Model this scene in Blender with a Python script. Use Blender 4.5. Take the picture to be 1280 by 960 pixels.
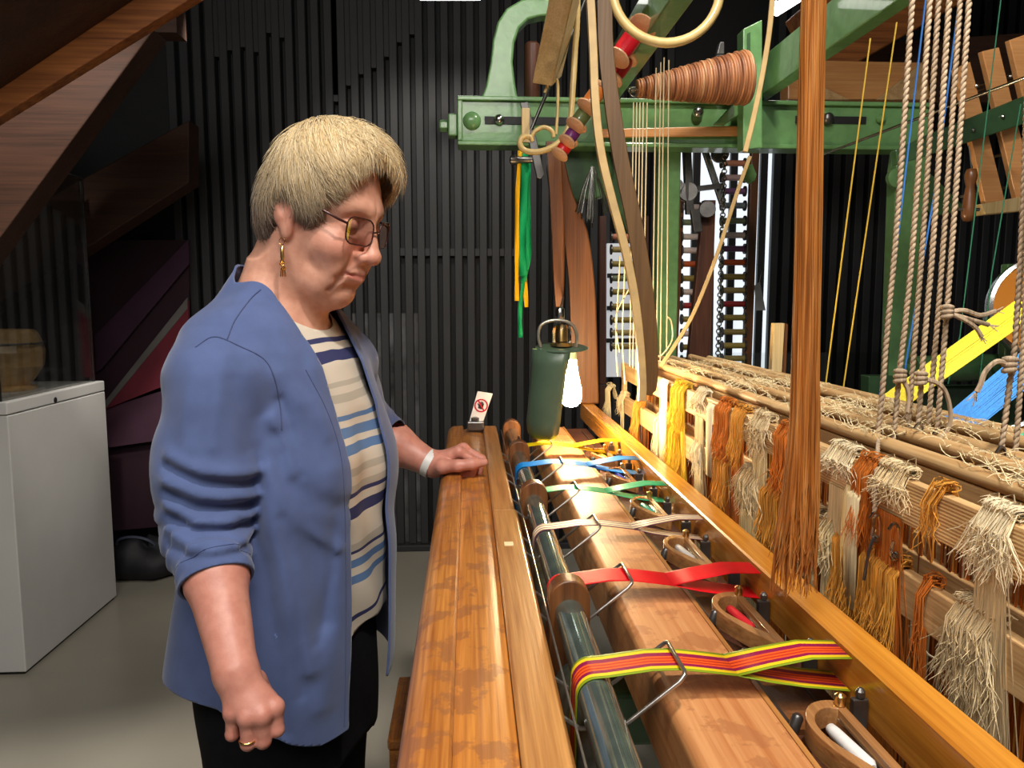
import bpy, bmesh, math, random
import numpy as np
from mathutils import Vector, Matrix
random.seed(7)
rng = np.random.default_rng(7)
S = bpy.context.scene
for o in list(bpy.data.objects): bpy.data.objects.remove(o)
C = S.collection
# ------------------------------------------------------------------ camera
H = 1.42                                    # eye height of the photographer
FPX = 960.0
YAW, PITCH = math.atan(0.0569), math.atan(106/960)
cf = Vector((math.sin(YAW)*math.cos(PITCH), math.cos(YAW)*math.cos(PITCH), -math.sin(PITCH)))
cr = Vector((math.cos(YAW), -math.sin(YAW), 0))
cu = Vector((math.sin(YAW)*math.sin(PITCH), math.cos(YAW)*math.sin(PITCH), math.cos(PITCH)))
cam = bpy.data.cameras.new('camera'); co = bpy.data.objects.new('camera', cam); C.objects.link(co)
cam.sensor_width = 36; cam.lens = 36*FPX/1280; cam.clip_start = 0.02
co.matrix_world = Matrix(((cr.x, cu.x, -cf.x, 0), (cr.y, cu.y, -cf.y, 0), (cr.z, cu.z, -cf.z, H), (0, 0, 0, 1)))
S.camera = co
def ray(px, py): return cf*FPX + cr*(px-640) - cu*(py-480)
def W(px, py, Y):                           # point of the plane y = Y seen at a photo position
    r = ray(px, py); t = Y/r.y; return Vector((r.x*t, Y, H+r.z*t))
def Wz(px, py, z):
    r = ray(px, py); t = (z-H)/r.z; return Vector((r.x*t, r.y*t, z))
def Wx(px, py, X):
    r = ray(px, py); t = X/r.x; return Vector((X, r.y*t, H+r.z*t))
def D(X, Y, dz): return Vector((X, Y, H-dz))
# ------------------------------------------------------------------ world, unseen fill lights, exposure
w = bpy.data.worlds.new('world'); S.world = w; w.use_nodes = True
w.node_tree.nodes['Background'].inputs[0].default_value = (1, .97, .93, 1)
w.node_tree.nodes['Background'].inputs[1].default_value = .10
S.view_settings.view_transform = 'Standard'; S.view_settings.look = 'None'
S.view_settings.exposure = 0.35; S.view_settings.gamma = 1.0; S.view_settings.use_curve_mapping = False
def area(name, loc, target, sx, sy, power, col=(1, .95, .88)):
    l = bpy.data.lights.new(name, 'AREA'); l.shape = 'RECTANGLE'; l.size = sx; l.size_y = sy; l.energy = power; l.color = col
    o = bpy.data.objects.new(name, l); C.objects.link(o); o.location = loc
    o.rotation_euler = (Vector(target)-Vector(loc)).to_track_quat('-Z', 'Y').to_euler(); return o
def spot(name, loc, target, power, size=60, col=(1, .93, .84), soft=.06, blend=.5):
    l = bpy.data.lights.new(name, 'SPOT'); l.energy = power; l.spot_size = math.radians(size); l.color = col
    l.shadow_soft_size = soft; l.spot_blend = blend
    o = bpy.data.objects.new(name, l); C.objects.link(o); o.location = loc
    o.rotation_euler = (Vector(target)-Vector(loc)).to_track_quat('-Z', 'Y').to_euler(); return o
area('overhead_fill_area', (-.3, -.5, 2.85), (-.3, 1.2, 1.0), 1.6, .9, 34)  # unseen area light added above the camera as soft fill
spot('overhead_fill_spot', (.3, .2, 2.9), (.28, .95, 1.05), 78, 60)  # this and the spots below are unseen, added as fill
spot('overhead_fill_spot', (-1.0, 1.6, 2.9), (-1.8, 3.0, .4), 125, 75)
spot('overhead_fill_spot', (.75, 1.5, 2.9), (.35, 2.2, 1.8), 45, 70)
spot('overhead_fill_spot', (.2, .3, 2.9), (1.15, 1.6, 1.6), 45, 60)  # added to brighten the under-lit ropes and slats on the right
spot('overhead_fill_spot', (-.8, 3.2, 2.65), (-2.0, 3.25, 1.15), 45, 40)  # added to brighten the jar and plinth, no fixture there
spot('overhead_fill_spot', (-.2, 2.7, 3.0), (-.1, 4.2, 1.2), 45, 80)
# ------------------------------------------------------------------ materials
def new_mat(name):
    m = bpy.data.materials.new(name); m.use_nodes = True
    nt = m.node_tree; b = nt.nodes['Principled BSDF']; return m, nt, b
def rgba(c): return (c[0], c[1], c[2], 1)
def sr(r, g, b):                            # sRGB bytes to linear
    f = lambda v: (v/255/12.92) if v/255 <= .04045 else ((v/255+.055)/1.055)**2.4
    return (f(r), f(g), f(b))
def node(nt, typ, **kw):
    n = nt.nodes.new(typ)
    for k, v in kw.items():
        if k in n.inputs: n.inputs[k].default_value = v
        else: setattr(n, k, v)
    return n
def coords(nt, scale=(1, 1, 1), rot=(0, 0, 0), out='Object'):
    tc = node(nt, 'ShaderNodeTexCoord'); mp = node(nt, 'ShaderNodeMapping')
    mp.inputs['Scale'].default_value = scale; mp.inputs['Rotation'].default_value = rot
    nt.links.new(tc.outputs[out], mp.inputs[0]); return mp.outputs[0]
def ramp(nt, fac, stops):
    r = node(nt, 'ShaderNodeValToRGB'); e = r.color_ramp.elements
    while len(e) < len(stops): e.new(.5)
    for i, (p, c) in enumerate(stops): e[i].position = p; e[i].color = rgba(c)
    nt.links.new(fac, r.inputs[0]); return r.outputs[0]
def bump(nt, b, h, strength=.2, dist=.002):
    bp = node(nt, 'ShaderNodeBump', Strength=strength, Distance=dist)
    nt.links.new(h, bp.inputs['Height']); nt.links.new(bp.outputs[0], b.inputs['Normal'])
def plain(name, c, rough=.5, metal=0, noise=.12, scale=30, bmp=0, coat=0, spec=.5, sheen=0):
    m, nt, b = new_mat(name)
    b.inputs['Roughness'].default_value = rough; b.inputs['Metallic'].default_value = metal
    b.inputs['Coat Weight'].default_value = coat; b.inputs['Specular IOR Level'].default_value = spec
    b.inputs['Sheen Weight'].default_value = sheen
    n = node(nt, 'ShaderNodeTexNoise', Scale=scale, Detail=4.0); nt.links.new(coords(nt), n.inputs['Vector'])
    k = noise
    nt.links.new(ramp(nt, n.outputs[0], [(.3, tuple(v*(1-k) for v in c)), (.7, tuple(min(1, v*(1+k)) for v in c))]), b.inputs['Base Color'])
    if bmp: bump(nt, b, n.outputs[0], bmp, .003)
    return m
def wood(name, dark, light, axis='Y', rough=.4, coat=.0, scale=1.0, rings=.5, worn=None):
    m, nt, b = new_mat(name)
    i = 'XYZ'.index(axis); s1 = [22*scale]*3; s1[i] = 1.6*scale; s2 = [260*scale]*3; s2[i] = 7*scale
    n1 = node(nt, 'ShaderNodeTexNoise', Scale=1.0, Detail=3.0, Distortion=.6); nt.links.new(coords(nt, s1), n1.inputs['Vector'])
    mul = node(nt, 'ShaderNodeMath', operation='MULTIPLY'); mul.inputs[1].default_value = 26*rings; nt.links.new(n1.outputs[0], mul.inputs[0])
    sn = node(nt, 'ShaderNodeMath', operation='SINE'); nt.links.new(mul.outputs[0], sn.inputs[0])
    n2 = node(nt, 'ShaderNodeTexNoise', Scale=1.0, Detail=5.0); nt.links.new(coords(nt, s2), n2.inputs['Vector'])
    a = node(nt, 'ShaderNodeMath', operation='MULTIPLY_ADD'); a.inputs[1].default_value = .11; nt.links.new(sn.outputs[0], a.inputs[0]); nt.links.new(n2.outputs[0], a.inputs[2])
    col = ramp(nt, a.outputs[0], [(.22, dark), (.5, tuple((d+l)/2 for d, l in zip(dark, light))), (.78, light)])
    if worn:
        n3 = node(nt, 'ShaderNodeTexNoise', Scale=26.0, Detail=8.0, Roughness=.62); nt.links.new(coords(nt), n3.inputs['Vector'])
        mx = node(nt, 'ShaderNodeMix', data_type='RGBA'); nt.links.new(ramp(nt, n3.outputs[0], [(.52, (0, 0, 0)), (.56, (.6, .6, .6))]), mx.inputs[0])
        nt.links.new(col, mx.inputs[6]); mx.inputs[7].default_value = rgba(worn); col = mx.outputs[2]
    nt.links.new(col, b.inputs['Base Color'])
    b.inputs['Roughness'].default_value = rough; b.inputs['Coat Weight'].default_value = coat; b.inputs['Coat Roughness'].default_value = .16
    bump(nt, b, a.outputs[0], .25, .0015)
    return m
def emit(name, c, strength):
    m, nt, b = new_mat(name); b.inputs['Base Color'].default_value = rgba(c)
    b.inputs['Emission Color'].default_value = rgba(c); b.inputs['Emission Strength'].default_value = strength; return m
def glass(name, c=(1, 1, 1), rough=.0, ior=1.45):
    m, nt, b = new_mat(name); b.inputs['Base Color'].default_value = rgba(c); b.inputs['Roughness'].default_value = rough
    b.inputs['Transmission Weight'].default_value = 1; b.inputs['IOR'].default_value = ior; return m
def pane(name, tint, opacity=.10, gloss_rough=.02, refl=.8):   # thin glass
    m, nt, b = new_mat(name); nt.nodes.remove(b); out = nt.nodes['Material Output']
    t = node(nt, 'ShaderNodeBsdfTransparent'); t.inputs[0].default_value = rgba(tint)
    g = node(nt, 'ShaderNodeBsdfGlossy'); g.inputs['Roughness'].default_value = gloss_rough
    fr = node(nt, 'ShaderNodeFresnel', IOR=1.5); mx = node(nt, 'ShaderNodeMixShader')
    ad = node(nt, 'ShaderNodeMath', operation='MULTIPLY_ADD'); ad.inputs[1].default_value = refl; ad.inputs[2].default_value = opacity
    nt.links.new(fr.outputs[0], ad.inputs[0]); nt.links.new(ad.outputs[0], mx.inputs[0])
    nt.links.new(t.outputs[0], mx.inputs[1]); nt.links.new(g.outputs[0], mx.inputs[2]); nt.links.new(mx.outputs[0], out.inputs[0]); return m
def yarn(name, c, k=.35, rough=.85):
    m, nt, b = new_mat(name)
    n = node(nt, 'ShaderNodeTexNoise', Scale=1.0, Detail=3.0); nt.links.new(coords(nt, (420, 420, 14)), n.inputs['Vector'])
    nt.links.new(ramp(nt, n.outputs[0], [(.3, tuple(v*(1-k) for v in c)), (.7, tuple(min(1, v*(1+k)) for v in c))]), b.inputs['Base Color'])
    b.inputs['Roughness'].default_value = rough; b.inputs['Specular IOR Level'].default_value = .2; return m
M = {}
M['beam'] = wood('varnished_oak', sr(150, 84, 30), sr(214, 142, 64), 'Y', .32, .4, worn=sr(140, 88, 56))
M['beam2'] = wood('varnished_oak_pale', sr(150, 92, 42), sr(202, 144, 80), 'Y', .34, .4)
M['plank'] = wood('worn_pale_oak', sr(176, 108, 58), sr(208, 150, 96), 'Y', .52, 0, worn=sr(160, 98, 58))
M['rail'] = wood('honey_varnished_beech', sr(180, 108, 30), sr(222, 152, 54), 'Y', .25, .6, scale=.8)
M['slat'] = wood('raw_pine', sr(178, 134, 84), sr(226, 190, 136), 'Y', .55)
M['brown_wood'] = wood('brown_beech', sr(86, 50, 24), sr(126, 78, 40), 'Z', .4, .2)
M['dark_wood'] = wood('dark_stained_wood', sr(62, 34, 24), sr(98, 58, 40), 'Z', .45)
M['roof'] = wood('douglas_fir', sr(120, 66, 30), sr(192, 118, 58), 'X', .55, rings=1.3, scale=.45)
M['roof_dim'] = wood('douglas_fir_dimmed', sr(56, 34, 24), sr(82, 52, 36), 'X', .6, scale=.6)  # same fir with the dimness of shaded roof timbers put into its colour
M['orange_wood'] = wood('plywood_orange', sr(206, 140, 82), sr(228, 168, 108), 'X', .4, .2)
M['block'] = wood('old_ash', sr(194, 162, 106), sr(228, 202, 150), 'Z', .5)
M['green'] = plain('green_enamel', sr(102, 146, 92), .28, 0, .12, 36, .35, .3)
M['green_dark'] = plain('dark_green_enamel', sr(60, 92, 58), .3, 0, .15, 30, .3, .3)
M['steel'] = plain('polished_steel', (.55, .55, .53), .22, 1, .1, 60)
M['iron'] = plain('dark_iron', (.16, .155, .15), .35, .9, .2, 50)
M['wire'] = plain('grey_steel_wire', (.42, .39, .36), .3, .9, .1, 80)
M['brass'] = plain('brass', (.72, .5, .2), .28, 1, .1, 60)
M['bronze'] = wood('shuttle_boxwood', sr(138, 92, 54), sr(188, 136, 84), 'Y', .25, .5)
M['white'] = plain('white_lacquer', (.72, .71, .69), .35, 0, .03, 6)
M['floor'] = plain('polished_concrete', sr(168, 162, 148), .28, 0, .05, 2.5)
M['black'] = plain('black_paint', (.008, .008, .009), .6, 0, .2, 10)
M['slat_wall'] = plain('charcoal_slat_paint', (.030, .031, .034), .55, 0, .15, 5)
M['leather'] = wood('leather_strap', sr(82, 56, 26), sr(104, 74, 38), 'Z', .5)
M['leather_edge'] = plain('strap_cut_edge', sr(190, 160, 108), .5, 0, .12, 40)
M['cane'] = plain('bamboo_cane', sr(206, 178, 116), .35, 0, .12, 30, 0, .2)
M['rope'] = yarn('hemp_rope', sr(178, 156, 130))
M['cream_yarn'] = yarn('cream_yarn', sr(232, 208, 164))
M['gold_yarn'] = yarn('golden_yarn', sr(214, 150, 62))
M['orange_yarn'] = yarn('orange_yarn', sr(196, 112, 42))
M['yellow_yarn'] = yarn('yellow_yarn', sr(240, 190, 60))
M['brown_yarn'] = yarn('rust_brown_yarn', sr(124, 62, 30))
M['grey_yarn'] = yarn('greyish_cotton_yarn', sr(222, 200, 158), .2)
M['white_yarn'] = yarn('white_cotton_yarn', sr(236, 220, 184), .14)
# ------------------------------------------------------------------ mesh building
class MB:
    def __init__(s): s.v = []; s.f = []
    def add(s, vs, fs):
        b = len(s.v); s.v += [tuple(p) for p in vs]; s.f += [tuple(i+b for i in q) for q in fs]; return s
    def hexa(s, q0, q1):                     # two quads, same winding
        return s.add(list(q0)+list(q1), [(3, 2, 1, 0), (4, 5, 6, 7), (0, 1, 5, 4), (1, 2, 6, 5), (2, 3, 7, 6), (3, 0, 4, 7)])
    def box(s, lo, hi):
        a, b = lo, hi
        return s.hexa([(a[0], a[1], a[2]), (b[0], a[1], a[2]), (b[0], b[1], a[2]), (a[0], b[1], a[2])],
                      [(a[0], a[1], b[2]), (b[0], a[1], b[2]), (b[0], b[1], b[2]), (a[0], b[1], b[2])])
    def bar(s, p0, p1, wv, hv):              # bar between two points, half-width vectors
        p0, p1, wv, hv = map(Vector, (p0, p1, wv, hv))
        q = lambda p: [p-wv-hv, p+wv-hv, p+wv+hv, p-wv+hv]
        return s.hexa(q(p0), q(p1))
    def prism(s, poly, vec):
        n = len(poly); vec = Vector(vec); a = [Vector(p) for p in poly]
        return s.add(a+[p+vec for p in a], [tuple(range(n-1, -1, -1)), tuple(range(n, 2*n))]+[(i, (i+1) % n, n+(i+1) % n, n+i) for i in range(n)])
    def tube(s, pts, r, n=8, cap=True, flat=1.0, upv=None):
        pts = [Vector(p) for p in pts]; m = len(pts)
        rr = r if isinstance(r, (list, tuple)) else [r]*m
        vs = []; prev = None
        for i, p in enumerate(pts):
            t = (pts[min(i+1, m-1)]-pts[max(i-1, 0)])
            if t.length < 1e-9: t = Vector((0, 0, 1))
            t.normalize()
            if prev is None:
                a = Vector(upv) if upv else (Vector((0, 0, 1)) if abs(t.z) < .9 else Vector((1, 0, 0)))
                u = a-t*a.dot(t); u.normalize()
            else:
                u = prev-t*prev.dot(t); u.normalize()
            prev = u; b = t.cross(u)
            for k in range(n):
                an = 2*math.pi*k/n; vs.append(p+u*math.cos(an)*rr[i]+b*math.sin(an)*rr[i]*flat)
        fs = [(i*n+k, i*n+(k+1) % n, (i+1)*n+(k+1) % n, (i+1)*n+k) for i in range(m-1) for k in range(n)]
        if cap: fs += [tuple(range(n-1, -1, -1)), tuple(range((m-1)*n, m*n))]
        return s.add(vs, fs)
    def lathe(s, prof, origin, axis=(0, 0, 1), n=24, cap=True):     # prof: (radius, height)
        ax = Vector(axis).normalized(); a = Vector((0, 0, 1)) if abs(ax.z) < .9 else Vector((1, 0, 0))
        u = (a-ax*a.dot(ax)).normalized(); b = ax.cross(u); o = Vector(origin); m = len(prof)
        vs = [o+ax*h+(u*math.cos(2*math.pi*k/n)+b*math.sin(2*math.pi*k/n))*r for r, h in prof for k in range(n)]
        fs = [(i*n+k, i*n+(k+1) % n, (i+1)*n+(k+1) % n, (i+1)*n+k) for i in range(m-1) for k in range(n)]
        if cap: fs += [tuple(range(n-1, -1, -1)), tuple(range((m-1)*n, m*n))]
        return s.add(vs, fs)
    def torus(s, c, axis, R, r, n=24, k=8, a0=0, a1=2*math.pi, u=None):
        ax = Vector(axis).normalized()
        if u is None: a = Vector((0, 0, 1)) if abs(ax.z) < .9 else Vector((1, 0, 0)); u = (a-ax*a.dot(ax)).normalized()
        u = Vector(u); b = ax.cross(u); full = abs(a1-a0-2*math.pi) < 1e-6
        pts = [Vector(c)+(u*math.cos(a0+(a1-a0)*i/n)+b*math.sin(a0+(a1-a0)*i/n))*R for i in range(n+1)]
        return s.tube(pts, r, k, not full)
    def strip(s, rows):                      # grid of points
        n = len(rows[0]); return s.add([p for r in rows for p in r], [(i*n+k, i*n+k+1, (i+1)*n+k+1, (i+1)*n+k) for i in range(len(rows)-1) for k in range(n-1)])
    def build(s, name, mat, parent=None, smooth=None, bevel=0, thick=0, seg=2, org=None):
        return mesh_obj(name, s.v, s.f, mat, parent, smooth, bevel, thick, seg, org)
WL = {}                                      # world location of each object's origin
def mesh_obj(name, v, f, mat, parent=None, smooth=None, bevel=0, thick=0, seg=2, org=None):
    a = np.asarray([tuple(p) for p in v] if not isinstance(v, np.ndarray) else v, dtype=float)
    if org is None:
        lo, hi = a.min(0), a.max(0); org = Vector(((lo[0]+hi[0])/2, (lo[1]+hi[1])/2, lo[2]))
    a = a-np.array(org)
    me = bpy.data.meshes.new(name); me.from_pydata(a.tolist(), [], f if not isinstance(f, np.ndarray) else f.tolist()); me.validate(); me.update()
    if not isinstance(f, np.ndarray):
        bm = bmesh.new(); bm.from_mesh(me); bmesh.ops.recalc_face_normals(bm, faces=bm.faces); bm.to_mesh(me); bm.free()
    if mat is not None: me.materials.append(mat)
    if smooth is not None:
        me.polygons.foreach_set('use_smooth', [True]*len(me.polygons))
        if smooth < 180: me.set_sharp_from_angle(angle=math.radians(smooth))
    o = bpy.data.objects.new(name, me); C.objects.link(o)
    WL[o.name] = Vector(org); put(o, Vector(org), parent)
    if bevel:
        b = o.modifiers.new('bevel', 'BEVEL'); b.width = bevel; b.segments = seg; b.limit_method = 'ANGLE'; b.angle_limit = math.radians(40)
    if thick:
        b = o.modifiers.new('solid', 'SOLIDIFY'); b.thickness = thick; b.offset = -1
    return o
def put(o, wpos, parent):
    if parent is not None: o.parent = parent; o.location = Vector(wpos)-WL[parent.name]
    else: o.location = wpos
    WL[o.name] = Vector(wpos)
def tag(o, label, cat, group=None, kind=None):
    o['label'] = label; o['category'] = cat
    if group: o['group'] = group
    if kind: o['kind'] = kind
    return o
def thing(name, loc, label, cat, group=None):
    o = bpy.data.objects.new(name, None); C.objects.link(o); o.empty_display_size = .05
    put(o, Vector(loc), None); return tag(o, label, cat, group)
def struct(o): o['kind'] = 'structure'; return o
def stuff(o): o['kind'] = 'stuff'; return o
def ext(pts, y=-330):                        # carry a hanging thing on upwards, above the frame
    (a, b), (c, d) = pts[0], pts[1]; k = (y-b)/(d-b) if abs(d-b) > 1 else 0; return [(a+(c-a)*k, y)]+list(pts)
def lerp(a, b, t): return a+(b-a)*t
def bez(p0, p1, p2, p3, n=16):
    p0, p1, p2, p3 = map(Vector, (p0, p1, p2, p3))
    return [p0*(1-t)**3+p1*3*t*(1-t)**2+p2*3*t*t*(1-t)+p3*t**3 for t in [i/n for i in range(n+1)]]
def spl(pts, n=6):                           # Catmull-Rom through points
    P = [Vector(p) for p in pts]; P = [P[0]*2-P[1]]+P+[P[-1]*2-P[-2]]; out = []
    for i in range(1, len(P)-2):
        a, b, c, d = P[i-1:i+3]
        for k in range(n):
            t = k/n; out.append(.5*((2*b)+(c-a)*t+(2*a-5*b+4*c-d)*t*t+(3*b-a-3*c+d)*t**3))
    return out+[P[-2]]
# ================================================================== the room
BY = 4.27; CEIL = 3.25; XL, XR = -3.4, 3.6
struct(MB().box((XL-.1, -1.6, -.1), (XR+.1, BY+.2, 0)).build('floor', M['floor']))
struct(MB().box((XL-.1, -1.6, CEIL), (XR+.1, BY+.2, CEIL+.1)).build('ceiling', M['black']))
wb = struct(MB().box((XL, BY+.07, 0), (XR, BY+.17, CEIL)).build('wall_back', M['black']))
struct(MB().box((XL-.1, -1.6, 0), (XL, BY+.17, CEIL)).build('wall_left', M['black']))
struct(MB().box((XR, -1.6, 0), (XR+.1, BY+.17, CEIL)).build('wall_right', M['black']))
struct(MB().box((XL, BY-.03, 0), (XR, BY+.05, .035)).build('baseboard_back', M['slat_wall'], bevel=.004))
# vertical charcoal slats: one mesh shared by all
x0 = W(228, 400, BY).x; pitch = .068; first = None; k = 0
WINX0, WINX1 = W(846, 330, BY).x, W(962, 330, BY).x
WINZ0, WINZ1 = W(900, 476, BY).z, W(900, 150, BY).z
while x0+k*pitch < 3.5:
    x = x0+k*pitch; k += 1
    if WINX0-.02 < x < WINX1+.02: continue
    if first is None:
        o = first = MB().box((x-.021, BY, .036), (x+.021, BY+.068, CEIL-.002)).build('slat', M['slat_wall'], wb, bevel=.003, seg=1)
    else:
        o = first.copy(); C.objects.link(o); o.location = first.location+Vector((x-x0, 0, 0)); WL[o.name] = WL[first.name]+Vector((x-x0, 0, 0))
# filler boards closing the gaps from stepped heights upwards
for i, (px, py) in enumerate([(276, 70), (291, 62), (306, 58), (321, 64), (336, 40), (351, 46), (412, 126), (427, 118), (443, 106), (458, 92), (474, 84), (490, 70), (505, 52), (520, 42)]):
    p = W(px, py, BY); j = round((p.x-x0)/pitch-.5); xg = x0+(j+.5)*pitch
    MB().box((xg-.0135, BY+.012, p.z), (xg+.0135, BY+.06, CEIL-.003)).build('gap_filler', M['slat_wall'], wb)
rail_z = W(600, 315, BY).z
MB().box((W(500, 315, BY).x, BY+.02, rail_z-.02), (W(655, 315, BY).x, BY+.066, rail_z+.02)).build('slat_rail', M['slat_wall'], wb)
# a grey framed picture behind the slats, low on the wall
MB().box((W(430, 400, BY).x, BY+.055, W(430, 692, BY).z), (W(528, 400, BY).x, BY+.069, W(430, 392, BY).z)).build('picture_panel', plain('grey_mottled_print', (.10, .10, .105), .5, 0, .8, 7), wb)
# lit window behind the bobbin creel
M['daylight'] = emit('daylit_pane', (.86, .93, 1.0), 0.75)
wn = struct(MB().box((WINX0, BY+.02, WINZ0), (WINX1, BY+.06, WINZ1)).build('window_1', M['daylight']))
for px in (868, 914, 951): 
    x = W(px, 330, BY).x; MB().box((x-.02, BY-.005, WINZ0), (x+.02, BY+.019, WINZ1)).build('glazing_bar', M['slat_wall'], wn)
wn2 = struct(MB().box((W(757, 330, BY).x, BY-.05, W(760, 470, BY).z), (W(803, 330, BY).x, BY-.012, W(760, 305, BY).z)).build('window_2', emit('dim_daylit_pane', (.72, .74, .78), .35)))
for z in [W(780, y, BY).z for y in (345, 385, 425)]:
    MB().box((W(757, 330, BY).x, BY-.06, z-.012), (W(803, 330, BY).x, BY-.051, z+.012)).build('glazing_bar', M['slat_wall'], wn2)
# stretched fabric on the left: purple, red and grey bands
fab = {k: plain(k, c, .8, 0, .2, 6) for k, c in (('maroon_cloth', (.022, .004, .012)), ('plum_cloth', (.040, .012, .034)), ('crimson_cloth', (.13, .010, .022)), ('mauve_cloth', (.065, .022, .045)), ('grey_hem', (.12, .11, .105)))}
def cloth_panel(name, pts, Y, mat, label, t=.02):
    MBo = MB().prism([W(px, py, Y) for px, py in pts], (0, t, 0)).build(name, mat); return tag(MBo, label, 'drape', 'stretched wall drapes')
cloth_panel('wall_drape', [(-40, 300), (236, 300), (236, 655), (-40, 680)], 4.16, fab['maroon_cloth'], 'wide dark maroon wall drape behind the white plinth')
d = cloth_panel('wall_drape', [(128, 508), (235, 376), (236, 470), (130, 512)], 4.08, fab['crimson_cloth'], 'crimson triangular wall drape with a grey slanting hem', .02)
MB().prism([W(px, py, 4.075) for px, py in [(126, 508), (234, 372), (234, 386), (133, 509)]], (0, .012, 0)).build('hem', fab['grey_hem'], d)
cloth_panel('wall_drape', [(118, 420), (235, 300), (236, 330), (126, 462), (120, 465)], 4.12, fab['plum_cloth'], 'narrow plum wall drape slanting above the crimson triangle')
cloth_panel('wall_drape', [(128, 512), (236, 478), (236, 545), (132, 560)], 4.10, fab['mauve_cloth'], 'mauve wall drape below the crimson triangle')
cloth_panel('wall_drape', [(-30, 120), (60, 100), (20, 180), (-30, 190)], 3.4, fab['crimson_cloth'], 'small crimson wall drape glimpsed between the roof timbers')
# roof timbers upper left
def timber(name, a, b, c, Y, thick, up, mat, label):
    """near bottom edge a-b (photo px at depth Y), `c` a photo point on the far bottom edge"""
    A, B = W(*a, Y), W(*b, Y); dv = (B-A)
    n = Vector((-dv.z, 0, dv.x)).normalized()*up
    t = Vector((0, thick, 0))
    m = MB().hexa([A, B, B+t, A+t], [A+n, B+n, B+t+n, A+t+n]).build(name, mat, bevel=.006)
    return tag(m, label, 'beam', 'roof timbers')
big = tag(MB().prism([W(*p, 2.3) for p in [(-160, 244), (245, -6), (335, -61), (335, -113), (165, 0), (-160, 217)]], (0, .05, 0)).build('roof_beam', M['roof'], bevel=.004), 'big orange fir roof beam nearest, across the upper corner', 'beam', 'roof timbers')
a, b_ = W(-160, 217, 2.3), W(335, -113, 2.3); t_ = Vector((-(b_-a).z, 0, (b_-a).x)).normalized()*.06
MB().hexa([a+Vector((0, -.48, 0)), b_+Vector((0, -.48, 0)), b_+Vector((0, .05, 0)), a+Vector((0, .05, 0))], [a+t_+Vector((0, -.48, 0)), b_+t_+Vector((0, -.48, 0)), b_+t_+Vector((0, .05, 0)), a+t_+Vector((0, .05, 0))]).build('soffit_board', M['roof_dim'], big)  # shade of the underside is deepened by the darker wood colour
tag(MB().prism([W(*p, 2.75) for p in [(192, 37), (62, 213), (-70, 392), (-170, 300), (60, 20), (150, 10)]], (0, .12, 0)).build('roof_beam', M['roof_dim'], bevel=.005), 'steep dim brown roof strut behind the big fir beam', 'beam', 'roof timbers')
tag(MB().prism([W(*p, 3.78) for p in [(-60, 418), (236, 228), (236, 150), (-60, 314)]], (0, .14, 0)).build('roof_beam', M['roof_dim'], bevel=.005), 'low sloping roof timber crossing behind the glass case', 'beam', 'roof timbers')
b = MB().box(W(190, 40, 3.0), W(232, 20, 3.1)).build('beam_bracket', M['roof_dim']); tag(b, 'short brown bracket under the end of the big roof beam', 'bracket')
# roof boards upper right
p = [W(px, py, 3.0) for px, py in [(985, 124), (985, 80), (1010, 75), (1160, 78), (1162, 124)]]
tag(MB().prism(p, (0, .08, 0)).build('ceiling_board', M['orange_wood'], bevel=.004), 'flat orange wooden board above the green cross beam', 'board')
for pts in ([(1000, 94), (1000, 124.5), (1062, 124.5)], [(1096, 124.5), (1160, 72), (1160, 124.5)]):
    tag(MB().prism([W(x, y, 2.985) for x, y in pts], (0, .013, 0)).build('gusset_board', M['slat'], bevel=.002), 'pale triangular wooden gusset at the '+('hanging yarn bundle' if pts[0][0] == 1000 else 'hemp rope')+' end of the orange board', 'board')
timber('roof_beam', (1040, 96), (1330, -70), None, 3.2, .15, .3, M['roof'], 'fir roof beam rising behind the hanging ropes')
p = [W(px, py, 3.5) for px, py in [(1020, 60), (1300, 40), (1300, 128), (1160, 128), (1100, 100)]]
tag(MB().prism(p, (0, .05, 0)).build('roof_panel', M['roof_dim']), 'dull brown roof boarding behind the right fir beam', 'panel')
# track light tubes
def lamp_tube(name, a, b, Y, r, label, power):
    A, B = W(*a, Y), W(*b, Y)
    t = tag(MB().tube([A, B], r, 12).build(name, emit('lamp_tube_glow', (1, .97, .93), 6), smooth=40), label, 'light')
    n = (B-A).normalized(); MB().tube([A+Vector((0, 0, r*1.1)), B+Vector((0, 0, r*1.1))], r*.8, 8).build('housing', M['black'], t); return t
lamp_tube('ceiling_light', (968, 12), (1010, -14), 3.4, .03, 'white glowing light tube above the wound drum', 1)
lamp_tube('ceiling_light', (525, -6), (600, -6), 3.4, .02, 'white light tube at the top edge above the green swan-neck arm', 1)
gb = thing('glass_barrier', (W(940, 441, 2.95).x, 2.95, 0), 'low clear glass barrier on the floor behind the loom', 'barrier')
MB().box((W(806, 441, 2.95).x, 2.95, .03), (W(1150, 441, 2.95).x, 2.958, W(940, 441, 2.95).z)).build('pane', pane('barrier_glass', (.93, .95, .94), .02, .03, .5), gb)
MB().box((W(806, 441, 2.95).x, 2.93, 0), (W(1150, 441, 2.95).x, 2.98, .0295)).build('foot_rail', M['iron'], gb)
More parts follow.
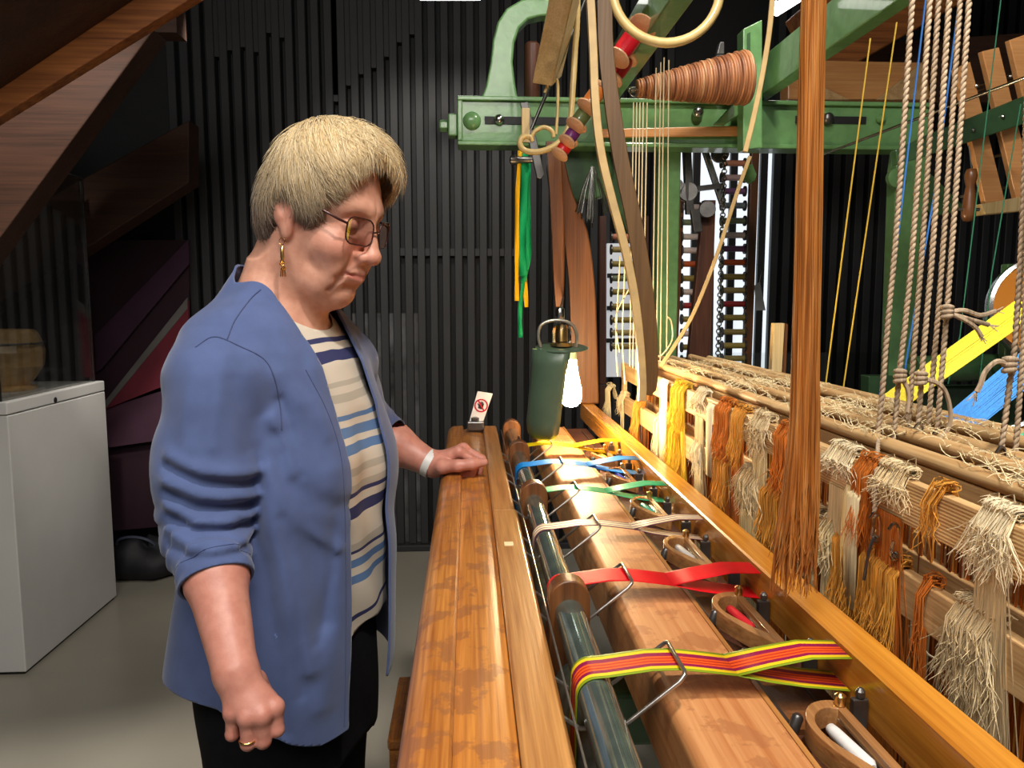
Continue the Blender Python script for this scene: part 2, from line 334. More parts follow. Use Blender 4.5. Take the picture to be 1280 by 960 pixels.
# ------------------------------------------------------------------ plinth and glass case
PX1, PY0, PY1, PZ = -1.685, 2.88, 3.64, 1.045
pl = thing('display_plinth', (-2.1, 3.26, 0), 'white lacquered display plinth with a keyhole, standing on the floor', 'plinth')
MB().box((-2.5, PY0, .012), (PX1, PY1, PZ-.05)).build('carcass', M['white'], pl, bevel=.004)
MB().box((-2.49, PY0+.01, 0), (PX1-.01, PY1-.01, .0118)).build('kick_base', M['black'], pl)
MB().box((-2.5, PY0, PZ-.046), (PX1, PY1, PZ)).build('lid', M['white'], pl, bevel=.004)
kh = Wx(69, 500, PX1); MB().lathe([(.012, 0), (.012, .003), (.004, .004)], (PX1-.001, kh.y, kh.z), (1, 0, 0), 14).build('lock', M['iron'], pl)
gt = W(107, 226, PY1-.02).z
gc = thing('glass_case', (-2.1, 3.26, PZ), 'clear glass case standing on the white plinth', 'display case')
gm = pane('case_glass', (.92, .93, .92), .02, .03, .6)
gx = PX1-.03
MB().box((gx-.008, PY0+.02, PZ), (gx, PY1-.02, gt)).build('side_pane', gm, gc)
MB().box((-2.48, PY1-.028, PZ), (gx-.009, PY1-.02, gt)).build('back_pane', gm, gc)
MB().box((-2.48, PY0+.02, PZ), (gx-.009, PY0+.028, gt)).build('front_pane', gm, gc)
MB().box((-2.48, PY0+.02, gt), (gx, PY1-.02, gt+.008)).build('top_pane', gm, gc)
for (x, y) in ((gx-.004, PY1-.024), (gx-.004, PY0+.024)):
    MB().box((x-.003, y-.003, PZ), (x+.003, y+.003, gt)).build('edge_strip', M['iron'], gc)
MB().box((gx-.007, PY0+.02, gt+.009), (gx-.001, PY1-.02, gt+.014)).build('edge_strip', M['iron'], gc)
# wooden faceted jar with a dark cord
jc = W(10, 470, 3.28); jx, jy = jc.x, 3.28; q = lambda px: px*3.28/960
jar = thing('wooden_jar', (jx, jy, PZ), 'faceted pale wooden jar bound with a dark cord inside the glass case', 'jar')
MB().lathe([(q(30), 0), (q(32), .012), (q(24), .02), (q(30), .045), (q(41), .10), (q(43), .16), (q(40), .20), (q(36), .235), (q(31), .25), (q(24), .252), (q(22), .22)], (jx, jy, PZ), (0, 0, 1), 8).build('body', wood('jar_oak', sr(176, 132, 78), sr(220, 180, 118), 'X', .45, .2, scale=1.5), jar, bevel=.003)
MB().torus((jx, jy, PZ+.195), (0, 0, 1), q(41.5), .004, 24, 6).build('cord', M['iron'], jar, smooth=60)
MB().tube([(jx+q(10), jy-q(42), PZ+.23), (jx+q(16), jy-q(43), PZ+.16), (jx+q(12), jy-q(40), PZ+.09), (jx+q(8), jy-q(33), PZ+.04)], .004, 6).build('cord', M['iron'], jar, smooth=60)
tg = MB().box((-1.97, PY0+.12, PZ), (-1.83, PY0+.20, PZ+.006)).build('caption_card', M['white']); tag(tg, 'small blank white card lying on the plinth beside the jar', 'card')
# bag on the floor
bb = MB(); bx0 = Wz(176, 682, 0.0)
bc = W(180, 655, 3.95); bc.z = 0
prof = [(.10, 0), (.17, .02), (.19, .07), (.16, .13), (.09, .17), (.03, .185)]
bm_v = []
for r, h in prof: bm_v.append([(bc.x+math.cos(a)*r*(1+.16*math.sin(3*a+h*20)), 3.93+math.sin(a)*r*.6*(1+.1*math.sin(5*a)), h*(1+.18*math.sin(2*a))) for a in [2*math.pi*i/24 for i in range(24)]])
for i in range(len(bm_v)): bb.v += bm_v[i]
bb.f += [(i*24+k, i*24+(k+1) % 24, (i+1)*24+(k+1) % 24, (i+1)*24+k) for i in range(len(bm_v)-1) for k in range(24)]+[tuple(range(23, -1, -1)), tuple(range(120, 144))]
bag = tag(bb.build('cloth_bag', plain('black_nylon', (.012, .012, .016), .6, 0, .3, 20, .3), smooth=60), 'slumped black cloth bag lying on the floor by the drapes', 'bag')
MB().tube(bez((bc.x-.1, 3.93, .14), (bc.x-.2, 3.9, .22), (bc.x+.02, 3.9, .25), (bc.x+.06, 3.93, .16)), .008, 6).build('strap', plain('blue_grey_strap', (.05, .06, .10), .6), bag, smooth=60)
# ================================================================== the ribbon loom
loom = thing('ribbon_loom', (.4, 1.2, 0), 'old ribbon loom with oak beams and a green iron frame', 'loom')
BZ = 1.10; Y0, Y1 = .16, 1.93
def prof_y(name, prof, y0, y1, mat, parent, bevel=0, smooth=None):   # section in X-Z, extruded along Y
    return MB().prism([(x, y0, z) for x, z in prof], (0, y1-y0, 0)).build(name, mat, parent, smooth, bevel)
beam = prof_y('breast_beam', [(-.050, BZ-.11), (.068, BZ-.11), (.068, BZ-.014), (-.050, BZ-.014)], Y0, Y1, M['beam'], loom)
arc = [(-.0545+.020*(1-math.cos(a)), BZ-.024+.024*math.sin(a)) for a in [math.pi/2*i/6 for i in range(7)]]
prof_y('edge_moulding', [(-.0545, BZ-.115)]+arc+[(-.016, BZ+.001), (-.0135, BZ-.003), (-.0135, BZ-.014), (-.0505, BZ-.0138), (-.0505, BZ-.115)], Y0, Y1, M['beam'], beam, smooth=40)
prof_y('groove_board', [(-.0133, BZ-.0138), (.035, BZ-.0138), (.035, BZ-.009), (.031, BZ-.0085), (.026, BZ-.006), (-.004, BZ-.006), (-.009, BZ-.0085), (-.0133, BZ-.009)], Y0, Y1, M['beam'], beam, smooth=50)
ysp = Wz(632, 637, BZ).y
for a, b_, dx in ((Y0, ysp-.0008, .0), (ysp+.0008, Y1, -.003)):
    prof_y('top_board', [(.0355, BZ-.0138), (.073+dx, BZ-.0138), (.073+dx, BZ-.004), (.070+dx, BZ), (.038, BZ), (.0355, BZ-.003)], a, b_, M['beam2'], beam, bevel=.001)
pp = Wz(636, 680, BZ); MB().box((pp.x-.006, pp.y-.008, BZ), (pp.x+.006, pp.y+.008, BZ+.0008)).build('paper_tab', plain('cream_paper', sr(224, 208, 160), .7), beam)
# grey/black-green iron feet under the beam and side frames (mostly hidden)
for y in (.5, 1.88):
    MB().box((-.02, y-.05, 0), (.05, y+.05, BZ-.111)).build('beam_leg', M['green_dark'], loom, bevel=.006)
# rollers
RX, RZ = .1035, H-.325
MB().lathe([(.0145, 0), (.0155, .004), (.0155, 1.72), (.0145, 1.724)], (RX, .17, RZ), (0, 1, 0), 24).build('guide_roller', plain('dark_green_polished_tube', (.26, .33, .29), .10, .8, .25, 30), loom, smooth=50)
MB().lathe([(.024, 0), (.024, 1.7)], (.112, .18, RZ-.075), (0, 1, 0), 20).build('lower_roller', plain('mottled_grey_green_tube', (.20, .24, .19), .35, .3, .5, 40), loom, smooth=50)
for px, py in ((700, 748), (655, 622), (654, 556), (627, 522)):
    y = RX/((px-585)/960.)*0+{700: .775, 655: 1.205, 654: 1.56, 627: 1.84}[px]
    ar = [(RX+.0215*math.cos(a), RZ+.014+.0215*math.sin(a)) for a in [math.pi*i/10 for i in range(11)]]
    prof_y('roller_support', [(RX-.0215, RZ-.16), (RX+.0215, RZ-.16)]+ar, y-.013, y+.013, M['brown_wood'], loom, bevel=.0015, smooth=40)
MB().tube([(.0795, .2, H-.322), (.0795, 1.88, H-.322)], .0011, 6).build('guide_wire', M['wire'], loom, smooth=60)
# race board
PT = H-.332
arc = [(.163+.010*(1-math.cos(a)), PT-.012+.012*math.sin(a)) for a in [math.pi/2*i/6 for i in range(7)]]
plank = prof_y('race_board', [(.166, PT-.075)]+arc+[(.205, PT+.001), (.244, PT), (.244, PT-.02), (.244, PT-.075)], .16, 1.97, M['plank'], loom, smooth=40)
prof_y('race_edge', [(.2442, PT-.02), (.2485, PT-.02), (.2485, PT+.0012), (.2442, PT+.0012)], .16, 1.97, M['beam2'], plank)
prof_y('shuttle_channel', [(.249, PT-.075), (.319, PT-.075), (.319, PT-.018), (.249, PT-.018)], .16, 2.05, M['dark_wood'], loom)
# hand rail over the shuttles
prof_y('shuttle_rail', [(.320, H-.339), (.354, H-.339), (.354, H-.2955), (.352, H-.294), (.322, H-.294), (.320, H-.296)], .16, 2.17, M['rail'], loom, smooth=30)
for y in (.60, .83, 1.05, 1.3):
    MB().box((.360, y-.010, H-.345), (.374, y+.010, H-.318)).build('felt_block', M['green_dark'], loom, bevel=.002)
# metal fittings of each weaving station
ST = [.613, .815, 1.016, 1.213, 1.414, 1.598]
for y in ST:
    g = MB()
    for dy in (-.045, .045):
        g.box((.305, y+dy-.003, PT-.018), (.318, y+dy+.003, PT+.014)); g.lathe([(.002, 0), (.0038, .001), (.0038, .006), (.0015, .009)], (.312, y+dy, PT+.014), (0, 0, 1), 10)
    g.box((.2505, y-.05, PT-.016), (.256, y+.05, PT-.004))
    g.build('shuttle_guide', M['iron'], loom, bevel=.001)
    for dy in (-.058, .055):
        MB().lathe([(.0022, 0), (.0045, .002), (.0045, .014), (.003, .016)], (.2485+.003, y+dy, PT-.006), (.3, 0, 1), 10).build('stop_pin', M['iron'], loom, smooth=40)
    MB().box((.258, y-.042, PT-.0178), (.297, y+.042, PT-.013)).build('race_plate', M['brown_wood'], loom)
for x in (.2535, .3005): MB().box((x-.0012, .2, PT-.0179), (x+.0012, 2.0, PT-.0150)).build('race_strip', M['iron'], loom)
# under-loom darkness: treadle cords seen through the gap
for i, (x, y) in enumerate([(.13, .62), (.145, .66), (.155, .7), (.135, .74), (.15, .585)]):
    MB().bar((x, y, .55), (x, y, BZ-.14), (.0035, 0, 0), (0, .006, 0)).build('lingo_weight', M['iron'], loom)
MB().box((-.02, .9, .86), (.38, 1.0, .93)).build('stretcher', M['green_dark'], loom, bevel=.006)
# ------------------------------------------------------------------ wire guides over the ribbons
def wire_guide(y, k):
    a = y+.030; b_ = y-.034
    pts = lambda yy: [(.070, yy, H-.330), (.088, yy, H-.343), (.120, yy, H-.343), (.128, yy, H-.338)]
    P = pts(b_)+[(.168, b_, H-.306), (.1725, b_+.002, H-.3015), (.1735, b_+.006, H-.300), (.1735, a-.006, H-.300), (.1725, a-.002, H-.3015), (.168, a, H-.306)]+pts(a)[::-1]
    MB().tube(P, .0019, 8).build('wire_guide', M['wire'], loom, smooth=60)
for y in ST: wire_guide(y, 0)
# ------------------------------------------------------------------ ribbons
def ribbon_mat(name, stops=None, c=None):
    m, nt, b = new_mat(name); b.inputs['Roughness'].default_value = .5; b.inputs['Specular IOR Level'].default_value = .15
    if c is not None:
        n = node(nt, 'ShaderNodeTexNoise', Scale=1.0, Detail=2.0); nt.links.new(coords(nt, (30, 900, 30)), n.inputs['Vector'])
        nt.links.new(ramp(nt, n.outputs[0], [(.3, tuple(v*.86 for v in c)), (.7, c)]), b.inputs['Base Color'])
    else:
        at = node(nt, 'ShaderNodeAttribute', attribute_name='across'); r = ramp(nt, at.outputs['Fac'], stops)
        r.node.color_ramp.interpolation = 'CONSTANT'; nt.links.new(r, b.inputs['Base Color'])
    return m
Yl, Pu, Or, Gr = sr(238, 200, 30), sr(140, 20, 70), sr(240, 90, 30), sr(130, 150, 30)
RM = [ribbon_mat('striped_ribbon', [(0, Gr), (.09, Yl), (.21, Pu), (.37, Or), (.44, sr(190, 50, 30)), (.5, Or), (.56, sr(190, 50, 30)), (.62, Or), (.68, Pu), (.80, Yl), (.91, Gr)]),
      ribbon_mat('red_ribbon', c=sr(222, 12, 30)),
      ribbon_mat('gold_mauve_ribbon', [(0, sr(120, 70, 90)), (.12, sr(232, 216, 170)), (.3, sr(150, 90, 110)), (.4, sr(240, 226, 190)), (.62, sr(150, 90, 110)), (.72, sr(232, 216, 170)), (.9, sr(120, 70, 90))]),
      ribbon_mat('green_ribbon', c=sr(40, 178, 120)), ribbon_mat('blue_ribbon', c=sr(10, 130, 214)), ribbon_mat('yellow_ribbon', c=sr(246, 214, 10))]
RL = ['striped ribbon in yellow, orange, purple and olive over the nearest roller end', 'plain bright red ribbon stretched over the race board', 'narrow gold and mauve striped ribbon under a wire guide',
      'plain green ribbon stretched under its wire guide', 'plain sky-blue ribbon with a hanging end at the roller', 'plain yellow ribbon farthest along the loom']
def ribbon(i):
    y = ST[i]; wd = [.040, .040, .030, .034, .040, .036][i]; n = 15
    ac = [(RX-.0168*math.cos(t), RZ+.0168*math.sin(t)) for t in [math.pi*.98*j/14 for j in range(8)]]
    path = [(RX-.0172, H-.43), (RX-.0172, H-.36)]+ac
    x0, z0 = path[-1]
    path += [(x0+.01, z0+.0006), (.150, H-.3030), (.1735, H-.3030), (.19, H-.305), (.2215, H-.3095)]
    rows = lambda P, tw: [[(x, y+wd*(.5-j/n)*tw(k), z) for j in range(n+1)] for k, (x, z) in enumerate(P)]
    mb = MB(); mb.strip(rows(path, lambda k: 1))
    up = [(.2215, H-.3095), (.25, H-.3035), (.285, H-.2975), (.3185, H-.2985)]
    lo = [(.2215, H-.3096), (.25, H-.3165), (.28, H-.322), (.3185, H-.327)]
    mb.strip(rows(up, lambda k: 1-.04*k)); mb.strip(rows(lo, lambda k: 1-.04*k))
    o = mb.build('woven_ribbon', RM[i], None, 60, org=(RX, y, H-.43))
    at = o.data.attributes.new('across', 'FLOAT', 'POINT'); at.data.foreach_set('value', [(k % (n+1))/n for k in range(len(mb.v))])
    o.modifiers.new('solid', 'SOLIDIFY').thickness = .0006
    tag(o, RL[i], 'ribbon', 'ribbons on the loom')
for i in range(6): ribbon(i)
# ------------------------------------------------------------------ shuttles with their pirns
def shuttle_mesh():
    """D-shaped boat: straight side at +x, bow towards -x; thick tapering rim; local frame about its centre"""
    out = [(.018, .066), (.008, .066), (-.006, .060), (-.017, .045), (-.021, .026), (-.018, .004), (-.008, -.024), (.004, -.048), (.016, -.066), (.021, -.066), (.021, .066)]
    inn = [(.011, .054), (.006, .055), (-.004, .050), (-.012, .039), (-.0150, .026), (-.0125, .008), (-.003, -.012), (.005, -.026), (.0115, -.036), (.0135, -.036), (.0135, .054)]
    sm = lambda p: [(q.x, q.y) for q in spl([(x, y, 0) for x, y in p[:9]], 3)]+p[9:]
    out, inn = sm(out), sm(inn); n = len(out); hz = [.009+.002*math.sin(math.pi*min(1, i/20)) for i in range(n)]
    v = []
    for ring in (0, 1, 2, 3):
        for i in range(n):
            (x, y), h = (out[i] if ring in (0, 1) else inn[i]), hz[i]
            z = -.008 if ring in (0, 3) else h
            v.append((x, y, z))
    f = []
    for a, b_ in ((0, 1), (1, 2), (2, 3), (3, 0)):
        f += [(a*n+i, a*n+(i+1) % n, b_*n+(i+1) % n, b_*n+i) for i in range(n)]
    return v, f
PC = [('white', sr(226, 224, 220)), ('red', sr(214, 40, 50)), ('pale grey', sr(214, 208, 200)), ('green', sr(40, 160, 130)), ('blue', sr(80, 84, 190)), ('yellow', sr(246, 190, 20))]
SL = ['with a white pirn, nearest along the race', 'with a red pirn, beside the red ribbon', 'with a pale grey pirn, between the red and gold ribbons', 'with a green pirn, between the gold and green ribbons', 'with a blue pirn, below the blue ribbon', 'with a yellow pirn, farthest along the race']
SY = [.505, .735, .940, 1.150, 1.370, 1.56]
v0, f0 = shuttle_mesh()
for i, y in enumerate(SY):
    t = thing('weaving_shuttle', (.276, y, PT-.012), 'curved boxwood shuttle '+SL[i], 'shuttle', 'shuttles in the race')
    o = mesh_obj('boat', [(x+.276, y_+y, z+PT+.002) for x, y_, z in v0], f0, M['bronze'], t, 50, bevel=.003, seg=3)
    MB().lathe([(.002, 0), (.0042, .002), (.0048, .008), (.0052, .05), (.0030, .054)], (.276+.0, y+.040, PT+.004), (.006, -.054, 0), 14).build('pirn', plain('pirn_'+PC[i][0].replace(' ', '_')+'_silk', PC[i][1], .45, 0, .06, 200), t, smooth=50)
    MB().tube([(.2885, y+.05, PT+.004), (.2885, y-.03, PT+.004)], .0014, 6).build('spindle', M['steel'], t, smooth=60)
    MB().lathe([(.003, 0), (.0045, .002), (.0045, .009), (.002, .011)], (.293, y+.058, PT+.0105), (0, 0, 1), 10).build('eyelet', M['brass'], t, smooth=40)
# ================================================================== the visitor
F32 = np.float32
def A3(v): return np.array(tuple(v), dtype=F32)
def ell(P, c, r):
    q = (P-A3(c)); r = A3(r); k0 = np.linalg.norm(q/r, axis=1); k1 = np.linalg.norm(q/(r*r), axis=1)+1e-9; return k0*(k0-1)/k1
def cone(P, a, b, r1, r2):
    a, b = A3(a), A3(b); ab = b-a; t = np.clip(((P-a)@ab)/(ab@ab), 0, 1); return np.linalg.norm(P-a-t[:, None]*ab, axis=1)-(r1+(r2-r1)*t)
def smin(a, b, k): h = np.clip(.5+.5*(b-a)/k, 0, 1); return b*(1-h)+a*h-k*h*(1-h)
def smax(a, b, k): return -smin(-a, -b, k)
def chain(P, pts, rs, k=.004):
    d = cone(P, pts[0], pts[1], rs[0], rs[1])
    for i in range(1, len(pts)-1): d = smin(d, cone(P, pts[i], pts[i+1], rs[i], rs[i+1]), k)
    return d
def surf(f, lo, hi, h, project=2):
    """mesh of the zero level of f inside a box (surface nets on a narrow band)"""
    lo, hi = np.array(lo, float), np.array(hi, float); B = 4
    nb = np.ceil((hi-lo)/(h*B)).astype(int); n = nb*B+1
    cx = [lo[k]+h*B*(np.arange(nb[k])+.5) for k in range(3)]
    cp = np.stack(np.meshgrid(*cx, indexing='ij'), -1).reshape(-1, 3).astype(F32)
    act = (np.abs(f(cp)) < h*B*1.25).reshape(nb)
    sign = f(cp).reshape(nb)
    m = np.zeros(n, bool); D = np.ones(n, F32)
    up = np.repeat(np.repeat(np.repeat(sign, B, 0), B, 1), B, 2); D[:-1, :-1, :-1] = up; D[-1] = D[-2]; D[:, -1] = D[:, -2]; D[:, :, -1] = D[:, :, -2]
    ua = np.repeat(np.repeat(np.repeat(act, B, 0), B, 1), B, 2)
    for dx in (0, 1):
        for dy in (0, 1):
            for dz in (0, 1): m[dx:n[0]-1+dx, dy:n[1]-1+dy, dz:n[2]-1+dz] |= ua
    ii = np.argwhere(m); P = (lo+ii*h).astype(F32)
    vals = np.concatenate([f(P[i:i+200000]) for i in range(0, len(P), 200000)]); D[m] = vals
    s = D < 0
    cnt = sum(s[a:n[0]-1+a, b:n[1]-1+b, c:n[2]-1+c].astype(np.int8) for a in (0, 1) for b in (0, 1) for c in (0, 1))
    ac = (cnt > 0) & (cnt < 8) & ua
    ci = np.argwhere(ac); idx = -np.ones(n, np.int64); idx[ci[:, 0], ci[:, 1], ci[:, 2]] = np.arange(len(ci))
    acc = np.zeros((len(ci), 3)); num = np.zeros(len(ci))
    corners = [(a, b, c) for a in (0, 1) for b in (0, 1) for c in (0, 1)]
    for p in corners:
        for ax in range(3):
            if p[ax]: continue
            q = list(p); q[ax] = 1
            d0 = D[ci[:, 0]+p[0], ci[:, 1]+p[1], ci[:, 2]+p[2]]; d1 = D[ci[:, 0]+q[0], ci[:, 1]+q[1], ci[:, 2]+q[2]]
            x = (d0 < 0) != (d1 < 0); t = np.where(x, d0/np.where(x, d0-d1, 1), 0)
            pt = np.tile(np.array(p, float), (len(ci), 1)); pt[:, ax] += t
            acc += pt*x[:, None]; num += x
    V = lo+(ci+acc/num[:, None])*h
    Fs = []
    for ax in range(3):
        o1, o2 = [k for k in range(3) if k != ax]
        sl0 = [slice(0, n[k]-1) for k in range(3)]; sl1 = list(sl0); sl1[ax] = slice(1, n[ax])
        a0 = s[tuple(sl0)]; a1 = s[tuple(sl1)]
        e = np.argwhere(a0 != a1); e = e[(e[:, o1] > 0) & (e[:, o2] > 0)]
        q = []
        for d1, d2 in ((0, 0), (1, 0), (1, 1), (0, 1)):
            c = e.copy(); c[:, o1] -= d1; c[:, o2] -= d2; q.append(idx[c[:, 0], c[:, 1], c[:, 2]])
        q = np.stack(q, 1); fl = s[e[:, 0], e[:, 1], e[:, 2]]
        if ax == 1: fl = ~fl
        q[~fl] = q[~fl][:, ::-1]; Fs.append(q[(q >= 0).all(1)])
    Fq = np.concatenate(Fs)
    for _ in range(project):
        P = V.astype(F32); e = F32(h*.4); d = f(P)
        g = np.stack([f(P+A3((e, 0, 0)))-d, f(P+A3((0, e, 0)))-d, f(P+A3((0, 0, e)))-d], 1)/e
        st = np.clip(d, -h*.5, h*.5)/np.maximum((g*g).sum(1), .25); V = V-st[:, None]*g
    return V, Fq
def tris(F): return np.concatenate([F[:, [0, 1, 2]], F[:, [0, 2, 3]]])
def clip(V, T, g):
    """cut triangles where g > 0, exactly along g = 0"""
    inside = g <= 0; k = inside[T].sum(1); keep = T[k == 3].tolist(); newV = []; cache = {}; base = len(V)
    def mid(i, j):
        key = (min(i, j), max(i, j))
        if key not in cache:
            t = g[i]/(g[i]-g[j]); cache[key] = base+len(newV); newV.append(V[i]+(V[j]-V[i])*t)
        return cache[key]
    for t in T[(k == 1) | (k == 2)].tolist():
        poly = []
        for a in range(3):
            i, j = t[a], t[(a+1) % 3]
            if inside[i]: poly.append(i)
            if inside[i] != inside[j]: poly.append(mid(i, j))
        for a in range(1, len(poly)-1): keep.append([poly[0], poly[a], poly[a+1]])
    V2 = np.concatenate([V, np.array(newV).reshape(-1, 3)]); T2 = np.array(keep)
    used = np.unique(T2); rm = -np.ones(len(V2), int); rm[used] = np.arange(len(used)); return V2[used], rm[T2]
def np_obj(name, V, Fc, mat, parent, smooth=180, org=None):
    return mesh_obj(name, V, Fc, mat, parent, smooth, org=org)
def colattr(o, cols):
    at = o.data.color_attributes.new('tint', 'FLOAT_COLOR', 'POINT'); c = np.ones((len(cols), 4), F32); c[:, :3] = cols; at.data.foreach_set('color', c.ravel())
# ---- frames
PSI = math.radians(18); OX, OY = -.28, 1.18
FV, LV = np.array([math.cos(PSI), -math.sin(PSI), 0]), np.array([math.sin(PSI), math.cos(PSI), 0])
def loc(P):                                   # world -> body frame (x forward, y her left, z up)
    q = P-A3((OX, OY, 0)); return np.stack([q@FV.astype(F32), q@LV.astype(F32), q[:, 2]], 1)
def wl(x, y, z): p = np.array([OX, OY, 0])+FV*x+LV*y; return Vector((p[0], p[1], z))
HS = 1.02; HC = A3(W(398.5, 265, 1.16)); hy, hp = math.radians(23), math.radians(18)
hx = np.array([math.cos(hy)*math.cos(hp), -math.sin(hy)*math.cos(hp), -math.sin(hp)]); hl = np.array([math.sin(hy), math.cos(hy), 0]); hu = np.cross(hx, hl)
HR = np.stack([hx, hl, hu], 1).astype(F32)     # columns
def hloc(P): return ((P-HC)@HR)/F32(HS)
def hw(x, y, z): return Vector(tuple(float(c) for c in HC+HR@np.array([x, y, z], F32)*HS))
def hdir(x, y, z): return Vector(tuple(float(c) for c in HR@np.array([x, y, z], F32)))
# ---- head in its own frame: x forward, y left, z up, eyes at z = 0
def head_sdf(p):
    q = p.copy(); q[:, 1] = np.abs(q[:, 1])
    d = ell(q, (.008, 0, .030), (.074, .070, .078))
    d = smin(d, ell(q, (.022, 0, -.018), (.060, .060, .078)), .03)
    d = smin(d, ell(q, (.030, 0, -.076), (.048, .048, .036)), .025)
    d = smin(d, ell(q, (-.002, .046, -.058), (.030, .017, .034)), .022)
    d = smin(d, ell(q, (.067, 0, -.098), (.019, .021, .017)), .018)
    d = smin(d, ell(q, (.038, .036, -.092), (.026, .016, .020)), .018)        # jowls
    d = smin(d, ell(q, (.026, 0, -.110), (.046, .036, .024)), .022)            # under chin
    d = smin(d, ell(q, (.056, .040, -.034), (.029, .023, .026)), .016)        # cheeks
    d = smin(d, ell(q, (.062, .030, -.062), (.020, .016, .026)), .016)
    d = smin(d, cone(q, (.079, .008, .022), (.064, .046, .022), .0085, .0085), .02)   # brows
    d = smax(d, -ell(q, (.090, .031, .002), (.016, .017, .012)), .012)        # sockets
    d = smin(d, ell(q, (.0705, .031, -.001), (.0125, .0155, .0125)), .004)    # lidded eyes
    d = smax(d, -cone(q, (.086, .018, .0085), (.077, .046, .0075), .0014, .0014), .004)
    d = smin(d, cone(q, (.076, .023, -.0175), (.068, .044, -.016), .0045, .004), .007)  # bags
    d = smin(d, cone(q, (.084, 0, .008), (.101, 0, -.033), .0075, .0105), .009)      # nose
    d = smin(d, ell(q, (.102, 0, -.037), (.0125, .0130, .0110)), .006)
    d = smin(d, ell(q, (.090, .0130, -.041), (.011, .008, .0085)), .005)
    d = smax(d, -ell(q, (.096, .0068, -.0495), (.006, .0038, .0045)), .003)
    d = smin(d, ell(q, (.070, 0, -.066), (.024, .027, .024)), .014)           # muzzle
    d = smin(d, cone(q, (.0925, 0, -.0625), (.082, .020, -.0635), .0046, .0026), .006)   # upper lip
    d = smin(d, cone(q, (.0905, 0, -.0735), (.081, .018, -.0690), .0058, .003), .007)    # lower lip
    d = smax(d, -chain(q, [(.1000, 0, -.0672), (.092, .014, -.0668), (.079, .025, -.0672)], [.0014, .0014, .0016], .002), .0035)
    d = smax(d, -cone(q, (.0895, .0215, -.046), (.077, .034, -.074), .0016, .0022), .010)     # folds by the nose
    d = smax(d, -cone(q, (.078, .029, -.076), (.067, .034, -.094), .0006, .0008), .008)
    d = smax(d, -cone(q, (.089, 0, -.0845), (.081, .014, -.0845), .0018, .002), .012)
    e = ell(q, (-.003, .0725, .000), (.0185, .0085, .031))                    # ears
    e = smin(e, ell(q, (.006, .0705, -.031), (.0085, .007, .013)), .008)
    e = smax(e, -ell(q, (.001, .0825, .005), (.0095, .0070, .018)), .005)
    e = smin(e, ell(q, (.011, .074, .000), (.004, .004, .007)), .004)
    d = smin(d, e, .006)
    return d
ZT = np.array([.70, .78, .90, 1.00, 1.10, 1.19, 1.26, 1.325, 1.38, 1.42, 1.46, 1.50])
XF = np.array([.122, .126, .131, .133, .133, .130, .118, .096, .066, .043, .030, .02])
XB = np.array([-.128, -.128, -.122, -.115, -.116, -.122, -.123, -.111, -.085, -.060, -.040, -.03])
BW = np.array([.172, .174, .174, .170, .168, .166, .164, .158, .130, .092, .062, .045])
def torso_sdf(q, off=0.0, flare=0.0):         # q in body frame
    z = q[:, 2]; f = lambda t: np.interp(z, ZT, t).astype(F32)
    xf, xb, b = f(XF)+off, f(XB)-off, f(BW)+off
    if flare:
        k = np.clip((1.02-z)/.2, 0, 1); xb = xb-flare*k; b = b+flare*.3*k
    cx, a = (xf+xb)/2, (xf-xb)/2
    x, y = (q[:, 0]-cx)/a, q[:, 1]/b; r = (np.abs(x)**2.3+np.abs(y)**2.3)**(1/2.3)+1e-6
    d = (r-1)*np.minimum(a, b)
    d = np.where(r > 1, d*.92, d)
    return np.maximum(d, np.maximum(z-1.47, .72-z))
# ---- arms (photo positions at real depths)
NS, NE, NW = wl(-.006, -.155, 1.325), W(256, 655, 1.00), W(294, 838, .865); NC = lerp(NE, NW, .43)
FS, FE, FC, FW = wl(-.012, .150, 1.335), W(464, 540, 1.46), W(493, 551, 1.445), W(541, 581, 1.42)
# hands: knuckle, middle joint, end joint, tip of every finger, then the thumb
NHt = [[(343, 884, .848), (346, 912, .846), (344, 912, .876), (338, 896, .882)], [(327, 894, .836), (329, 926, .838), (328, 924, .872), (324, 902, .880)],
       [(309, 896, .834), (310, 929, .834), (310, 926, .868), (310, 904, .876)], [(291, 890, .842), (290, 918, .842), (292, 917, .870), (296, 900, .876)]]
NTt = [(318, 852, .890), (336, 876, .898), (342, 900, .888), (336, 914, .880)]
FHt = [[(574, 565, 1.402), (595, 578, 1.398), (590, 592, 1.398), (577, 594, 1.40)], [(579, 561, 1.421), (602, 574, 1.418), (598, 590, 1.416), (586, 592, 1.418)],
       [(579, 562, 1.440), (600, 574, 1.438), (597, 589, 1.436), (586, 590, 1.438)], [(575, 567, 1.456), (592, 577, 1.456), (590, 588, 1.455), (581, 588, 1.456)]]
FTt = [(553, 583, 1.392), (572, 582, 1.376), (590, 580, 1.374), (605, 578, 1.380)]
def hand_sdf(P, wr, el, fingers, thumb, r0):
    pts = [[W(*t) for t in f] for f in fingers]; th = [W(*t) for t in thumb]; d = None
    for i, f in enumerate(pts):
        c = cone(P, lerp(Vector(wr), f[0], .10), f[0], .0165, .0108); d = c if d is None else smin(d, c, .009)
    for i, f in enumerate(pts):
        k = (1, 1.04, .98, .86)[i]*r0
        fd = chain(P, f, [k*1.12, k*1.02, k*.92, k*.80], .003)
        fd = smin(fd, np.linalg.norm(P-A3(f[0]), axis=1)-k*1.14, .008)
        d = smin(d, fd, .0035)
    t0 = chain(P, [lerp(Vector(wr), th[0], .4)]+th, [.014, .0135, .0105, .0098, .0075], .006)
    return smin(d, t0, .005)
def arm_sdf(P, el, wr, r1, r2):
    mid = lerp(Vector(el), Vector(wr), .35); return chain(P, [el, mid, wr], [r1*.96, r1, r2], .02)
